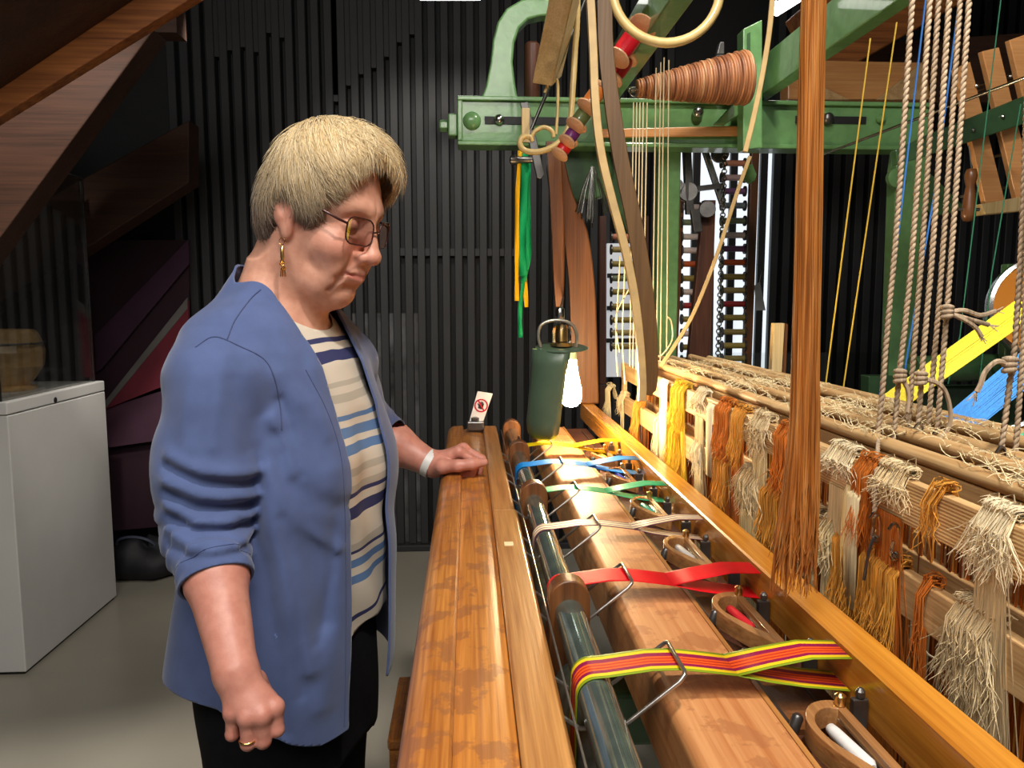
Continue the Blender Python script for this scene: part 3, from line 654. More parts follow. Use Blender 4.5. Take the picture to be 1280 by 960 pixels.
def neck_sdf(P):
    d = cone(P, hw(-.022, 0, -.05), wl(-.030, 0, 1.36), .054, .062)
    d = smin(d, cone(P, hw(-.005, -.052, -.045), wl(.038, -.02, 1.375), .011, .010), .022)     # neck cords
    d = smin(d, cone(P, hw(-.005, .052, -.045), wl(.038, .02, 1.375), .011, .010), .022)
    d = smin(d, cone(P, hw(.028, 0, -.108), wl(.030, 0, 1.375), .022, .02), .03)
    return d
def body_sdf(P):
    q = loc(P); z = P[:, 2]
    d = np.maximum(torso_sdf(q, -.012), .96-z)
    d = smin(d, neck_sdf(P), .03)
    d = smin(d, chain(P, [NS, NE, NW], [.042, .028, .012], .02), .02); d = smin(d, chain(P, [FS, FE, FW], [.042, .028, .012], .02), .02)
    return d
def legs(q, r):
    d = None
    for s in (-1, 1):
        c = chain(q, [(-.005, s*.070, .86), (.0, s*.080, .48), (-.01, s*.085, .09)], [r*1.2, r*.98, r*.8], .05); d = c if d is None else smin(d, c, .02)
    d = smin(d, ell(q, (-.005, 0, .84), (.115, .145, .14)), .04); return smin(d, np.maximum(torso_sdf(q, -.012), q[:, 2]-.98), .02)
# ---- skin
m, nt, b0 = new_mat('skin'); at = node(nt, 'ShaderNodeAttribute', attribute_name='tint'); n1 = node(nt, 'ShaderNodeTexNoise', Scale=70.0, Detail=4.0); nt.links.new(coords(nt), n1.inputs['Vector'])
mx = node(nt, 'ShaderNodeMix', data_type='RGBA', blend_type='MULTIPLY'); mx.inputs[0].default_value = 1; nt.links.new(at.outputs['Color'], mx.inputs[6])
nt.links.new(ramp(nt, n1.outputs[0], [(.3, (.86, .78, .76)), (.65, (1, 1, 1))]), mx.inputs[7]); nt.links.new(mx.outputs[2], b0.inputs['Base Color'])
b0.inputs['Roughness'].default_value = .46; b0.inputs['Subsurface Weight'].default_value = .12; b0.inputs['Subsurface Radius'].default_value = (.012, .005, .003); b0.inputs['Subsurface Scale'].default_value = .4
n2 = node(nt, 'ShaderNodeTexNoise', Scale=420.0, Detail=3.0); nt.links.new(coords(nt), n2.inputs['Vector']); bump(nt, b0, n2.outputs[0], .18, .0012); M['skin'] = m
SK = np.array(sr(214, 160, 136)); LIP = np.array(sr(186, 104, 98)); ROSY = np.array(sr(206, 128, 112)); HAND = np.array(sr(206, 142, 124))
def head_all(P): return smin(head_sdf(hloc(P))*F32(HS), neck_sdf(P), .018)
def head_cut(P):
    return smin(head_all(P), torso_sdf(loc(P), -.010), .03)
parts = []
hlo = np.array(HC)+np.array([-.16, -.15, -.25]); hhi = np.array(HC)+np.array([.17, .15, .17])
V, Fq = surf(head_cut, hlo, hhi, .0022); Vh = hloc(V.astype(F32))
def bl(c, r): return np.exp(-(((Vh*np.array([1, 1, 1])-np.array(c))/np.array(r))**2).sum(1))
ay = np.abs(Vh[:, 1]); Vs = Vh.copy(); Vs[:, 1] = ay
g3 = lambda c, r: np.exp(-(((Vs-np.array(c))/np.array(r))**2).sum(1))
cols = np.tile(SK, (len(V), 1))
def mixc(w, c):
    global cols
    cols = cols*(1-w[:, None])+np.array(c)*w[:, None]
mixc(.6*g3((.068, .04, -.03), (.03, .022, .02)), ROSY); mixc(.6*g3((.102, 0, -.038), (.02, .016, .014)), ROSY); mixc(.4*g3((.005, .075, 0), (.03, .02, .04)), ROSY)
lipw = np.clip(1.5*np.maximum(g3((.09, .0, -.0680), (.014, .012, .0066)), g3((.085, .013, -.0690), (.012, .010, .0048))), 0, 1); mixc(.75*lipw, LIP)
mixc(.35*g3((.077, .031, .002), (.015, .018, .01)), sr(176, 116, 104))
mixc(.7*g3((.083, .031, -.0040), (.010, .016, .0013)), sr(60, 40, 34))        # lash line of the lowered lids
mixc(.5*g3((.080, .03, .0235), (.02, .020, .0035)), sr(150, 108, 84))         # faint brows
parts.append((V, Fq, cols))
def hand_part(el, wr, fingers, thumb, r0, r1, r2, lo, hi, h=.0019):
    f = lambda P: smin(arm_sdf(P, el, wr, r1, r2), hand_sdf(P, wr, el, fingers, thumb, r0), .014)
    V, Fq = surf(f, lo, hi, h)
    kn = np.min(np.stack([np.linalg.norm(V-np.array(W(*fg[j])), axis=1) for fg in fingers for j in (0, 1)]), 0)
    dw = np.linalg.norm(V-np.array(wr), axis=1); c = np.tile(HAND, (len(V), 1)); w_ = (np.exp(-(kn/.009)**2)*.5)[:, None]; c = c*(1-w_)+np.array(sr(190, 104, 92))*w_
    return V, Fq, c
bbx = lambda pts, m: (np.min([tuple(p) for p in pts], 0)-m, np.max([tuple(p) for p in pts], 0)+m)
npts = [NC, NW]+[W(*t) for f in NHt for t in f]; lo, hi = bbx(npts, .035); hi[2] = NC.z+.05
parts.append(hand_part(NE, NW, NHt, NTt, .0082, .0375, .0250, lo, hi))
fpts = [FC, FW]+[W(*t) for f in FHt for t in f]+[W(*t) for t in FTt]; lo, hi = bbx(fpts, .03); lo[0] = FC.x-.045
parts.append(hand_part(FE, FW, FHt, FTt, .0078, .038, .0235, lo, hi))
V, Fq = surf(body_sdf, (-.62, .78, .70), (.02, 1.66, 1.40), .012, 1); parts.append((V, Fq, np.tile(SK, (len(V), 1))))
base = 0; AV, AF, AC = [], [], []
for V, Fq, c in parts: AV.append(V); AF.append(Fq+base); AC.append(c); base += len(V)
GROUND = Vector((OX, OY, 0))
person = thing('person', GROUND, 'older woman in a blue cardigan and glasses, one hand on the breast beam', 'person')
body = np_obj('body', np.concatenate(AV), np.concatenate(AF), M['skin'], person); colattr(body, np.concatenate(AC))
# ---- clothes
def cloth_mat(name, c, k=.12):
    m, nt, b = new_mat(name); n = node(nt, 'ShaderNodeTexNoise', Scale=900.0, Detail=2.0); nt.links.new(coords(nt), n.inputs['Vector']); n3 = node(nt, 'ShaderNodeTexNoise', Scale=24.0, Detail=5.0); nt.links.new(coords(nt), n3.inputs['Vector'])
    a = node(nt, 'ShaderNodeMath', operation='MULTIPLY_ADD'); a.inputs[1].default_value = .35; nt.links.new(n.outputs[0], a.inputs[0]); nt.links.new(n3.outputs[0], a.inputs[2])
    nt.links.new(ramp(nt, a.outputs[0], [(.45, tuple(v*(1-k) for v in c)), (.9, tuple(v*(1+k) for v in c))]), b.inputs['Base Color']); b.inputs['Roughness'].default_value = .82; b.inputs['Sheen Weight'].default_value = .25; b.inputs['Specular IOR Level'].default_value = .2
    bump(nt, b, a.outputs[0], .25, .0015); return m
M['cardigan'] = cloth_mat('blue_jersey', sr(80, 95, 138)); M['trousers'] = plain('black_cloth', (.006, .006, .008), .9, 0, .2, 60, .1, 0, .15)
def warp_n(q, s, ph):                         # smooth pseudo noise
    return np.sin(q[:, 0]*s+1.3*np.sin(q[:, 2]*s*.7+ph)+ph)*np.sin(q[:, 1]*s*.9+1.1*np.sin(q[:, 0]*s*.8-ph)+2*ph)
def sleeve(P, pts, rs, fold_from, ph):
    pts = [A3(p) for p in pts]; L = [0]
    for i in range(1, len(pts)): L.append(L[-1]+np.linalg.norm(pts[i]-pts[i-1]))
    best = None; tt = None
    for i in range(len(pts)-1):
        a, b = pts[i], pts[i+1]; ab = b-a; t = np.clip(((P-a)@ab)/(ab@ab), 0, 1); dist = np.linalg.norm(P-a-t[:, None]*ab, axis=1)-(rs[i]+(rs[i+1]-rs[i])*t); s = L[i]+t*(L[i+1]-L[i])
        if best is None: best, tt = dist, s
        else: tt = np.where(dist < best, s, tt); best = smin(best, dist, .03)
    u = tt/L[-1]; w = np.clip((u-fold_from)/.2, 0, 1)*np.clip((1.0-u)/.06, 0, 1)
    # rucks: uneven rings that run together around the arm
    sx_ = tt*1.0+.012*np.sin(P[:, 0]*38+P[:, 1]*21+ph)+.008*np.sin(P[:, 1]*60-P[:, 2]*20+2*ph)
    fold = np.sin(sx_*2*math.pi/.033)+.5*np.sin(sx_*2*math.pi/.021+1.7+P[:, 0]*30)
    return best-(.0016*fold*w)-.0022*np.sin(P[:, 0]*46+P[:, 2]*22+ph)*np.clip(1-w, 0, 1)-.0016*np.sin(P[:, 2]*70+P[:, 1]*40)
NP = [wl(-.010, -.120, 1.338), wl(-.004, -.164, 1.295), lerp(NS, NE, .6)+Vector((-.002, -.006, 0)), NE, NC]
NRS = [.050, .0585, .060, .051, .0455]
FP = [wl(-.010, .120, 1.345), wl(.012, .165, 1.30), lerp(FS, FE, .5), FE, FC]
def ridge(P, pts, r, amp, Y=1.0):
    p2 = P[:, [0, 2]]; best = None
    ws = [W(x, y, Y) for x, y in pts]
    for i in range(len(ws)-1):
        a, b = np.array((ws[i].x, ws[i].z), F32), np.array((ws[i+1].x, ws[i+1].z), F32); ab = b-a; t = np.clip(((p2-a)@ab)/(ab@ab), 0, 1)
        dd = np.linalg.norm(p2-a-t[:, None]*ab, axis=1); s_ = 1-abs((i+.5)/(len(ws)-1)-.5)
        best = dd if best is None else np.minimum(best, dd)
    return amp*np.exp(-(best/r)**2)
TOR = [([(352, 545), (362, 590), (395, 622), (432, 640)], .014, -.007), ([(340, 560), (352, 640), (372, 730), (392, 830)], .014, .006), ([(320, 640), (336, 700), (352, 800), (358, 900)], .013, -.006), ([(418, 590), (428, 660), (424, 760), (405, 880)], .016, .005), ([(372, 600), (392, 690), (404, 780)], .014, -.005), ([(300, 720), (306, 800), (312, 880)], .014, .005), ([(350, 470), (392, 520), (420, 560)], .016, .004), ([(345, 520), (366, 560), (370, 590)], .010, .005), ([(330, 560), (322, 640), (310, 700)], .012, -.006), ([(352, 500), (372, 560), (380, 590)], .007, -.004), ([(380, 430), (396, 500), (410, 545)], .010, .003), ([(345, 580), (380, 650), (420, 690)], .009, .004), ([(360, 640), (378, 740), (380, 860)], .008, -.003), ([(416, 640), (412, 720), (398, 800)], .008, -.003), ([(290, 340), (262, 372), (240, 400)], .012, -.003), ([(320, 345), (350, 420), (380, 500)], .014, .003)]
SLV = [([(205, 570), (250, 588), (328, 604)], .0085, .006), ([(205, 586), (250, 604), (322, 618)], .007, -.006), ([(204, 602), (250, 620), (318, 634)], .008, .006), ([(204, 618), (245, 636), (306, 645)], .006, -.006), ([(204, 632), (245, 650), (302, 657)], .008, .0065), ([(206, 648), (245, 664), (300, 668)], .006, -.005), ([(208, 662), (250, 678), (300, 680)], .008, .0055), ([(212, 684), (250, 692), (300, 690)], .006, -.003),
       ([(268, 428), (266, 480), (262, 560)], .009, .003), ([(300, 470), (318, 530), (322, 580)], .012, .004), ([(232, 470), (226, 530), (230, 560)], .012, .003), ([(280, 480), (292, 540), (296, 570)], .010, -.003)]
def cardigan_sdf(P):
    q = loc(P); z = q[:, 2]
    d = torso_sdf(q, .014, .03)
    lowz = np.clip((1.24-z)/.2, 0, 1)
    fold = np.sin(q[:, 0]*34+q[:, 1]*16+2.0*np.sin(z*9)+z*7)*.0050*lowz*np.clip((z-.80)/.1+.5, .4, 1)+.0030*warp_n(q, 17, .7)+.0022*np.sin(z*46-q[:, 0]*58+q[:, 1]*9)*np.clip(1-np.abs(z-1.12)/.16, 0, 1)
    nr = np.clip((-q[:, 1]-.02)/.04, 0, 1)
    for pts, r_, am in TOR: d = d-ridge(P, pts, r_, am, 1.03)*nr
    d = d-fold*.7
    # cloth hangs over the chest
    d = smin(d, ell(q, (.062, -.080, 1.165), (.064, .062, .070)), .05); d = smin(d, ell(q, (.062, .080, 1.165), (.064, .062, .070)), .05)
    k = (.012+.05*np.clip((z-1.27)/.08, 0, 1)).astype(F32)
    sl = sleeve(P, NP, NRS, .52, .4); nr2 = np.clip((-q[:, 1]-.10)/.04, 0, 1)
    for pts, r_, am in SLV: sl = sl-ridge(P, pts, r_, am, .94)*nr2
    d = smin(d, sl, k); d = smin(d, sleeve(P, FP, [.050, .056, .052, .050, .041], .7, 2.1), k)
    return d
V, Fq = surf(cardigan_sdf, (-.66, .74, .79), (.06, 1.68, 1.50), .0042, 1); T = tris(Fq); q = loc(V.astype(F32)); z = q[:, 2]
en = np.interp(z, [.8, 1.0, 1.12, 1.25, 1.33, 1.375, 1.43, 1.474], [.076, .070, .070, .076, .074, .078, .082, .090]); ef = np.interp(z, [.8, 1.0, 1.12, 1.25, 1.34, 1.375, 1.42, 1.47], [.045, .048, .052, .05, .05, .055, .070, .085]); xth = np.interp(z, [1.34, 1.43, 1.474], [0, -.012, -.046])
def armt(P, a, b): a, b = np.array(a), np.array(b); ab = b-a; return ((P-a)@ab)/np.linalg.norm(ab)
slv = np.minimum(np.linalg.norm(V-np.array(NC), axis=1), np.linalg.norm(V-np.array(FC), axis=1))
g_open = np.minimum.reduce([q[:, 1]+en, ef-q[:, 1], (q[:, 0]-xth)*2])
g_neck = z-(1.474-.35*(q[:, 0]+.046))
def cuff(a, b, r): 
    t = armt(V, b, Vector(b)*2-Vector(a)); rad = np.linalg.norm(V-np.array(b), axis=1); return np.where(rad < r, t, -1.0)
dt_ = torso_sdf(loc(V.astype(F32)), .014, .03); sn_ = sleeve(V.astype(F32), NP, NRS, .52, .4); sf_ = sleeve(V.astype(F32), FP, [.050, .056, .052, .050, .041], .7, 2.1)
hb = np.clip((q[:, 1]+.06)/.14, 0, 1); hemz = (1-hb)*np.interp(q[:, 0], [-.17, -.09, 0, .06, .115, .15], [.880, .884, .872, .838, .800, .798])+hb*np.interp(q[:, 0], [-.15, .1], [.872, .826])
armn = np.linalg.norm(np.cross(V-np.array(NE), np.array(NC-NE)/(NC-NE).length), axis=1)
g = np.maximum.reduce([g_open, g_neck, np.minimum(cuff(NE, NC, .2), (dt_-sn_)*2), np.minimum(cuff(FE, FC, .2), (dt_-sf_)*2), hemz-z])
# drop everything of the open strip that belongs to sleeves wrongly (far away from the torso front)
V2, T2 = clip(V, T, g)
card = np_obj('cardigan', V2, T2, M['cardigan'], person); s_ = card.modifiers.new('solid', 'SOLIDIFY'); s_.thickness = .0032; s_.offset = -1
# seam and band lines as thin tubes on the cloth
def on_card(pts, off):                        # drop photo positions onto the cloth along their sight line
    r = np.array([tuple(ray(*p).normalized()) for p in pts], F32); t = np.full(len(pts), .75, F32); o = A3((0, 0, H))
    for _ in range(60): t = t+np.clip(cardigan_sdf(o+r*t[:, None])-off, -.02, .05).astype(F32)*F32(.6)
    return [Vector(tuple(float(c) for c in p)) for p in o+r*t[:, None]]
seam_m = cloth_mat('blue_jersey_seam', sr(60, 72, 110))
def seam(pts, r=.0009, name='seam'):
    q2 = [(p.x, p.z) for p in spl([(x, 0, y) for x, y in pts], 8)]; MB().tube(on_card(q2, r*.3), r, 5).build(name, seam_m, card, smooth=80)
seam([(326, 362), (313, 374), (294, 400), (284, 424)])
seam([(244, 434), (268, 421), (300, 433), (330, 449), (343, 473), (350, 507), (352, 537)])
seam([(382, 462), (408, 512), (424, 560), (430, 610), (432, 700), (432, 800), (431, 880), (430, 908)], .0007, 'front_band_seam')
cd = (NC-NE).normalized(); cc_ = NC-cd*.020; cu_ = cd.cross(Vector((0, 0, 1))).normalized(); cv_ = cd.cross(cu_); ringp = []
for k in range(41):
    e_ = cu_*math.cos(k*math.pi/20)+cv_*math.sin(k*math.pi/20); rs_ = np.linspace(.02, .09, 120); dd = cardigan_sdf(np.array([tuple(cc_+e_*r_) for r_ in rs_], F32)); j = int(np.argmax(dd > -.0003)) if (dd > -.0003).any() else 60
    ringp.append(cc_+e_*min(rs_[j], .062))
MB().tube(ringp, .0007, 5, False).build('cuff_seam', seam_m, card, smooth=80)
# ---- shirt with printed stripes
m, nt, b0 = new_mat('striped_shirt_cloth'); ge = node(nt, 'ShaderNodeNewGeometry'); sx = node(nt, 'ShaderNodeSeparateXYZ'); nt.links.new(ge.outputs['Position'], sx.inputs[0])
tcn = coords(nt, (1, 1, 1)); so = node(nt, 'ShaderNodeSeparateXYZ'); nt.links.new(tcn, so.inputs[0])
nz = node(nt, 'ShaderNodeTexNoise', Scale=7.0, Detail=2.0); nt.links.new(tcn, nz.inputs['Vector'])
ma = node(nt, 'ShaderNodeMath', operation='MULTIPLY_ADD'); ma.inputs[1].default_value = .022; nt.links.new(nz.outputs[0], ma.inputs[0]); nt.links.new(so.outputs[2], ma.inputs[2])
mr = node(nt, 'ShaderNodeMapRange'); mr.inputs[1].default_value = .0; mr.inputs[2].default_value = .60; nt.links.new(ma.outputs[0], mr.inputs[0])
cream, navy, blue, beige = sr(216, 206, 190), sr(58, 62, 104), sr(98, 130, 176), sr(188, 180, 166)
SHZ = .84
zpx = lambda y: 1.42-(y-374)*1.145/960
bands = [(770, navy, 4), (764, cream, 40), (725, blue, 7), (716, cream, 6), (706, blue, 8), (696, cream, 8), (688, navy, 3), (684, beige, 8), (674, cream, 30), (640, navy, 14), (624, cream, 9), (613, navy, 4), (607, beige, 6), (598, cream, 14), (585, beige, 8), (575, cream, 18), (560, blue, 9), (548, cream, 6), (540, blue, 10), (528, cream, 6), (520, blue, 4), (515, cream, 20), (500, beige, 6), (490, cream, 10), (482, beige, 5), (476, cream, 18), (452, navy, 11), (438, cream, 8), (428, navy, 5), (422, cream, 10)]
# ramps hold 32 stops: list the positions from the hem up
stops = [(0.0, sr(216, 206, 190))]
for y, c, _w in bands: stops.append((min(.999, max(0, (zpx(y)-SHZ+.011)/.60)), c))
rr = ramp(nt, mr.outputs[0], stops); rr.node.color_ramp.interpolation = 'CONSTANT'; nt.links.new(rr, b0.inputs['Base Color']); b0.inputs['Roughness'].default_value = .75; b0.inputs['Specular IOR Level'].default_value = .2
M['shirt'] = m
def shirt_sdf(P):
    q = loc(P); d = torso_sdf(q, -.001); z = q[:, 2]
    d = smin(d, ell(q, (.052, -.078, 1.165), (.064, .058, .066)), .06); d = smin(d, ell(q, (.052, .078, 1.165), (.064, .058, .066)), .06)
    return d-.0024*np.sin(q[:, 1]*70+z*14+1.5*np.sin(z*13))*np.clip((1.3-z)/.2, 0, 1)-.0016*np.sin(z*60+q[:, 1]*30)
V, Fq = surf(shirt_sdf, (-.50, .90, .80), (.0, 1.46, 1.46), .005, 1); T = tris(Fq); q = loc(V.astype(F32)); z = q[:, 2]
g = np.maximum.reduce([z-(1.374+4.4*q[:, 1]**2), (SHZ+.092-.10*np.abs(q[:, 1]))-z, .02-q[:, 0], np.abs(q[:, 1]-.01)-.13])
V2, T2 = clip(V, T, g); sh = np_obj('shirt', V2, T2, M['shirt'], person, org=Vector((OX, OY, SHZ))); s_ = sh.modifiers.new('solid', 'SOLIDIFY'); s_.thickness = .002; s_.offset = -1
# ---- trousers and shoes
def trs(P): 
    q = loc(P); return legs(q, .074)-.003*np.sin(q[:, 2]*22+q[:, 1]*30+q[:, 0]*12)
V, Fq = surf(trs, (-.55, .85, .06), (.02, 1.5, .97), .010, 1); T = tris(Fq); V2, T2 = clip(V, T, np.maximum(V[:, 2]-.93, .07-V[:, 2])); np_obj('trousers', V2, T2, M['trousers'], person)
def shoe(P):
    q = loc(P); d = None
    for s in (-1, 1):
        c = smin(ell(q, (.07, s*.088, .03), (.10, .042, .032)), ell(q, (-.02, s*.085, .045), (.06, .036, .045)), .03); d = c if d is None else np.minimum(d, c)
    return np.maximum(d, .0015-q[:, 2])
V, Fq = surf(shoe, (-.42, .95, -.004), (-.05, 1.4, .11), .006, 1); np_obj('shoes', V, Fq, plain('black_shoe_leather', (.01, .01, .01), .4), person)
# ---- hair
m, nt, b0 = new_mat('hair'); at = node(nt, 'ShaderNodeAttribute', attribute_name='tint'); nt.links.new(at.outputs['Color'], b0.inputs['Base Color']); b0.inputs['Roughness'].default_value = .38; b0.inputs['Specular IOR Level'].default_value = .5; b0.inputs['Sheen Weight'].default_value = .2; M['hair'] = m
def cap_sdf(p):
    d = ell(p, (.012, 0, .038), (.080, .080, .088)); d = smin(d, ell(p, (-.026, 0, -.012), (.042, .062, .058)), .03); d = smin(d, ell(p, (.041, .022, .078), (.035, .049, .032)), .03); return d
ZHx = np.array([-.2, -.10, -.045, -.026, -.018, .004, .016, .030, .040, .052, .066, .085, .2]); ZHz = np.array([-.072, -.072, -.068, -.050, .022, .036, .006, .002, .034, .068, .094, .105, .105])
def hairline(p): return np.interp(p[:, 0]+.012*np.clip(p[:, 1]/.07, -1, 1)*(p[:, 0] > .03), ZHx, ZHz)
capw = lambda P: cap_sdf(hloc(P))*F32(HS)
V, Fq = surf(capw, hlo, hhi, .004, 1); T = tris(Fq); p = hloc(V.astype(F32)); V2, T2 = clip(V, T, hairline(p)-p[:, 2]+.004+.022*np.clip((p[:, 0]-.02)/.03, 0, 1))
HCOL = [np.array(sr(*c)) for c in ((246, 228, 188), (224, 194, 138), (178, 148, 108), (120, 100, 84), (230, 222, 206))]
def hair_col(p, r):                            # warm blonde, with lit brightness added on top; ash brown at the nape
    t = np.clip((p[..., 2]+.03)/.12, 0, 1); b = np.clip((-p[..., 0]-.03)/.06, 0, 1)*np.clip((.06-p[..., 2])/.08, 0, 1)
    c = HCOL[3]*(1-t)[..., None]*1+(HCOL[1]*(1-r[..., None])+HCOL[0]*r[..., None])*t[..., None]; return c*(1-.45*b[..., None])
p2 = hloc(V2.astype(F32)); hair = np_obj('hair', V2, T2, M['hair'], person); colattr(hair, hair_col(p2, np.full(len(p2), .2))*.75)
NSTR = 30000
cand = rng.normal(size=(110000, 3)); cand /= np.linalg.norm(cand, axis=1)[:, None]; cand = (np.array([.012, 0, .038])+cand*np.array([.080, .080, .088])).astype(F32)
def grad(f, P, e=.001):
    d = f(P); return np.stack([f(P+A3((e, 0, 0)))-d, f(P+A3((0, e, 0)))-d, f(P+A3((0, 0, e)))-d], 1)/e
def snap(P, off):
    for _ in range(3):
        d = cap_sdf(P); g_ = grad(cap_sdf, P); P = P-((d-off)[:, None]*g_/np.maximum((g_*g_).sum(1), .3)[:, None]).astype(F32)
    return P
cand = snap(cand, 0); lowc = cand.copy(); lowc[:, 2] -= rng.uniform(0, .09, len(cand)).astype(F32); sel = rng.random(len(cand)) < .35; cand[sel] = snap(lowc[sel], 0)
cand = cand[cand[:, 2] > hairline(cand)+.004][:NSTR]; n = len(cand)
crown = np.array([-.030, .000, .120], F32); NSEG = 8
P = cand.copy(); ln = rng.uniform(.050, .085, n).astype(F32); ln *= np.where(P[:, 2] < .0, .55, 1); rnd = rng.random(n); path = []
clump = (np.floor(P*70)*12.9898).sum(1)       # neighbours share a drift
dr = np.stack([np.sin(clump), np.sin(clump*1.7+1), np.sin(clump*2.3+2)], 1).astype(F32)*.42+rng.normal(0, .15, (n, 3)).astype(F32)
lift = rng.uniform(.002, .012, n).astype(F32); fly = rng.random(n) < .06
for k in range(NSEG):
    t = k/(NSEG-1); off = lift*math.sin(math.pi*min(1, .25+.6*t))+(rng.random(n).astype(F32)*.0)
    off = np.where(fly, off+.014*t*t, off)
    path.append(snap(P, off))
    nrm_ = grad(cap_sdf, P); nrm_ /= np.linalg.norm(nrm_, axis=1)[:, None]+1e-6
    v = P-crown; v = v/(np.linalg.norm(v, axis=1)[:, None]+.02)
    fr = np.clip((P[:, 0]-.02)/.06, 0, 1)[:, None]; v = v+np.array([0, .55, -.15], F32)*fr+np.array([0, 0, -.45], F32)*(1-fr)+np.array([.55, 0, 0], F32)*(np.clip((np.abs(P[:, 1])-.05)/.03, 0, 1)*np.clip((P[:, 0]+.04)/.05, 0, 1))[:, None]
    v = v+dr; v = v-nrm_*(v*nrm_).sum(1)[:, None]; v /= np.linalg.norm(v, axis=1)[:, None]+1e-6
    P = P+(v*(ln/(NSEG-1))[:, None]).astype(F32)
path = np.stack(path, 1)                       # n, NSEG, 3 in the head frame
stop = (path[:, :, 2] < (np.array([hairline(path[:, k]) for k in range(NSEG)]).T-np.where(path[:, :, 0] > .05, .008+.065*np.clip(path[:, :, 1]/.05, -.1, 1), .012)))
for k in range(1, NSEG): path[:, k] = np.where(stop[:, k][:, None], path[:, k-1]+.15*(path[:, k]-path[:, k-1]), path[:, k]); 
wpath = HC+(path.reshape(-1, 3)*F32(HS))@HR.T; wpath = wpath.reshape(n, NSEG, 3)
tan = np.gradient(wpath, axis=1); tan /= np.linalg.norm(tan, axis=2)[..., None]+1e-8; up = np.array([.31, -.2, .93]); u = np.cross(tan, up); u /= np.linalg.norm(u, axis=2)[..., None]+1e-8; v = np.cross(tan, u)
rad = (np.array([1, 1, 1, 1, .95, .85, .6, .15])*.00044)[None, :, None]*rng.uniform(.6, 1.15, n)[:, None, None]
ring = np.stack([wpath+(u*math.cos(a)+v*math.sin(a))*rad for a in (0, 2.094, 4.189)], 2)   # n,NSEG,3ring,3
HV = ring.reshape(-1, 3); bi = (np.arange(n)*NSEG*3)[:, None, None]; ks = np.arange(NSEG-1)[None, :, None]*3; js = np.arange(3)[None, None, :]
a_ = bi+ks+js; b_ = bi+ks+(js+1) % 3; HF = np.stack([a_, b_, b_+3, a_+3], -1).reshape(-1, 4)
hs = np_obj('hair_strands', HV, HF, M['hair'], hair); stuff(hs)
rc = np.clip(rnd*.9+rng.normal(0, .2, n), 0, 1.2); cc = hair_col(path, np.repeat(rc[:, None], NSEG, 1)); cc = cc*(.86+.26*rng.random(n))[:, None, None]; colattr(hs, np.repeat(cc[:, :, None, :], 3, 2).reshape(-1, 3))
# ---- eyes, glasses, jewellery
# spectacles
frm = plain('tortoise_dark_red_frame', sr(66, 34, 32), .25, .3, .2, 90)
gl = thing_part = None
def rrect(cx, cy, w, h, n=6, r=.009):
    out = []
    for (sx_, sz_, a0) in ((1, 1, 0), (-1, 1, 90), (-1, -1, 180), (1, -1, 270)):
        for i in range(n+1):
            a = math.radians(a0+90*i/n); out.append((cx+sx_*(w/2-r)+r*math.cos(a), cy+sz_*(h/2-r)+r*math.sin(a)))
    return out
def lens_pt(y, z): return hw(.1010-.27*abs(y)-.10*(z+.004), y, z)
gm_ = MB()
for s in (-1, 1):
    o = rrect(s*.0325, -.005, .048, .036, 5, .012); o = o+[o[0]]
    gm_.tube([lens_pt(y, z) for y, z in o], .0012, 6, False)
gm_.tube([lens_pt(-.009, -.003), hw(.1025, 0, .000), lens_pt(.009, -.003)], .0013, 6)
spec = gm_.build('glasses', frm, person, 60)
for s in (-1, 1):
    MB().tube([lens_pt(s*.057, .003), hw(.078, s*.0665, .005), hw(.045, s*.0735, .012), hw(.012, s*.077, .020), hw(-.004, s*.078, .018), hw(-.012, s*.076, .004)], [.0018, .0018, .0014, .0014, .0016, .0016], 6).build('temple_arm', frm, spec, smooth=60)
    o = rrect(s*.0325, -.005, .047, .035, 5, .0115); n_ = len(o); fr_, bk_ = [lens_pt(y, z) for y, z in o], [lens_pt(y, z)-hdir(.0012, 0, 0) for y, z in o]
    MB().add(fr_, [tuple(range(n_))]).build('lens', pane('rosy_tinted_lens', (.94, .84, .82), .03, .02, .4), spec)
# earrings
gold = plain('gold', (.80, .52, .18), .25, 1, .1, 80)
for s in (-1, 1):
    e0 = hw(.007, s*.079, -.043)
    er = MB(); er.torus(e0+Vector((0, 0, -.004)), (.3, 1, 0), .0045, .0006, 14, 5); er.lathe([(.001, 0), (.0028, -.003), (.0030, -.016), (.0018, -.020)], e0+Vector((0, 0, -.010)), (0, 0, 1), 10)
    for i in range(9): er.torus(e0+Vector((rng.normal(0, .0025), rng.normal(0, .0018), -.031-.0014*i)), (rng.normal(), rng.normal(), rng.normal()), .0022, .0007, 8, 4)
    for i in range(5): er.tube([e0+Vector((.0012*(i-2), 0, -.040)), e0+Vector((.0018*(i-2), .001*(i % 2), -.052))], .0006, 4)
    er.build('earring', gold, person, 60)
# ring and bracelet
rg = W(*NHt[2][0]); rg2 = W(*NHt[2][1]); MB().torus(lerp(rg, rg2, .86)+Vector((0, -.001, 0)), rg2-rg, .0088, .0011, 20, 6).build('ring', gold, person, smooth=60)
dv = (FW-FE).normalized(); wb_ = MB()
c0 = FW-dv*.006; MB().torus(c0, dv, .0255, .0006, 28, 4)
wb_.lathe([(.0262, -.007), (.0270, -.007), (.0270, .007), (.0262, .007), (.0262, -.007)], c0, dv, 28, False); wb_.build('wrist_band', M['white'], person, smooth=40)
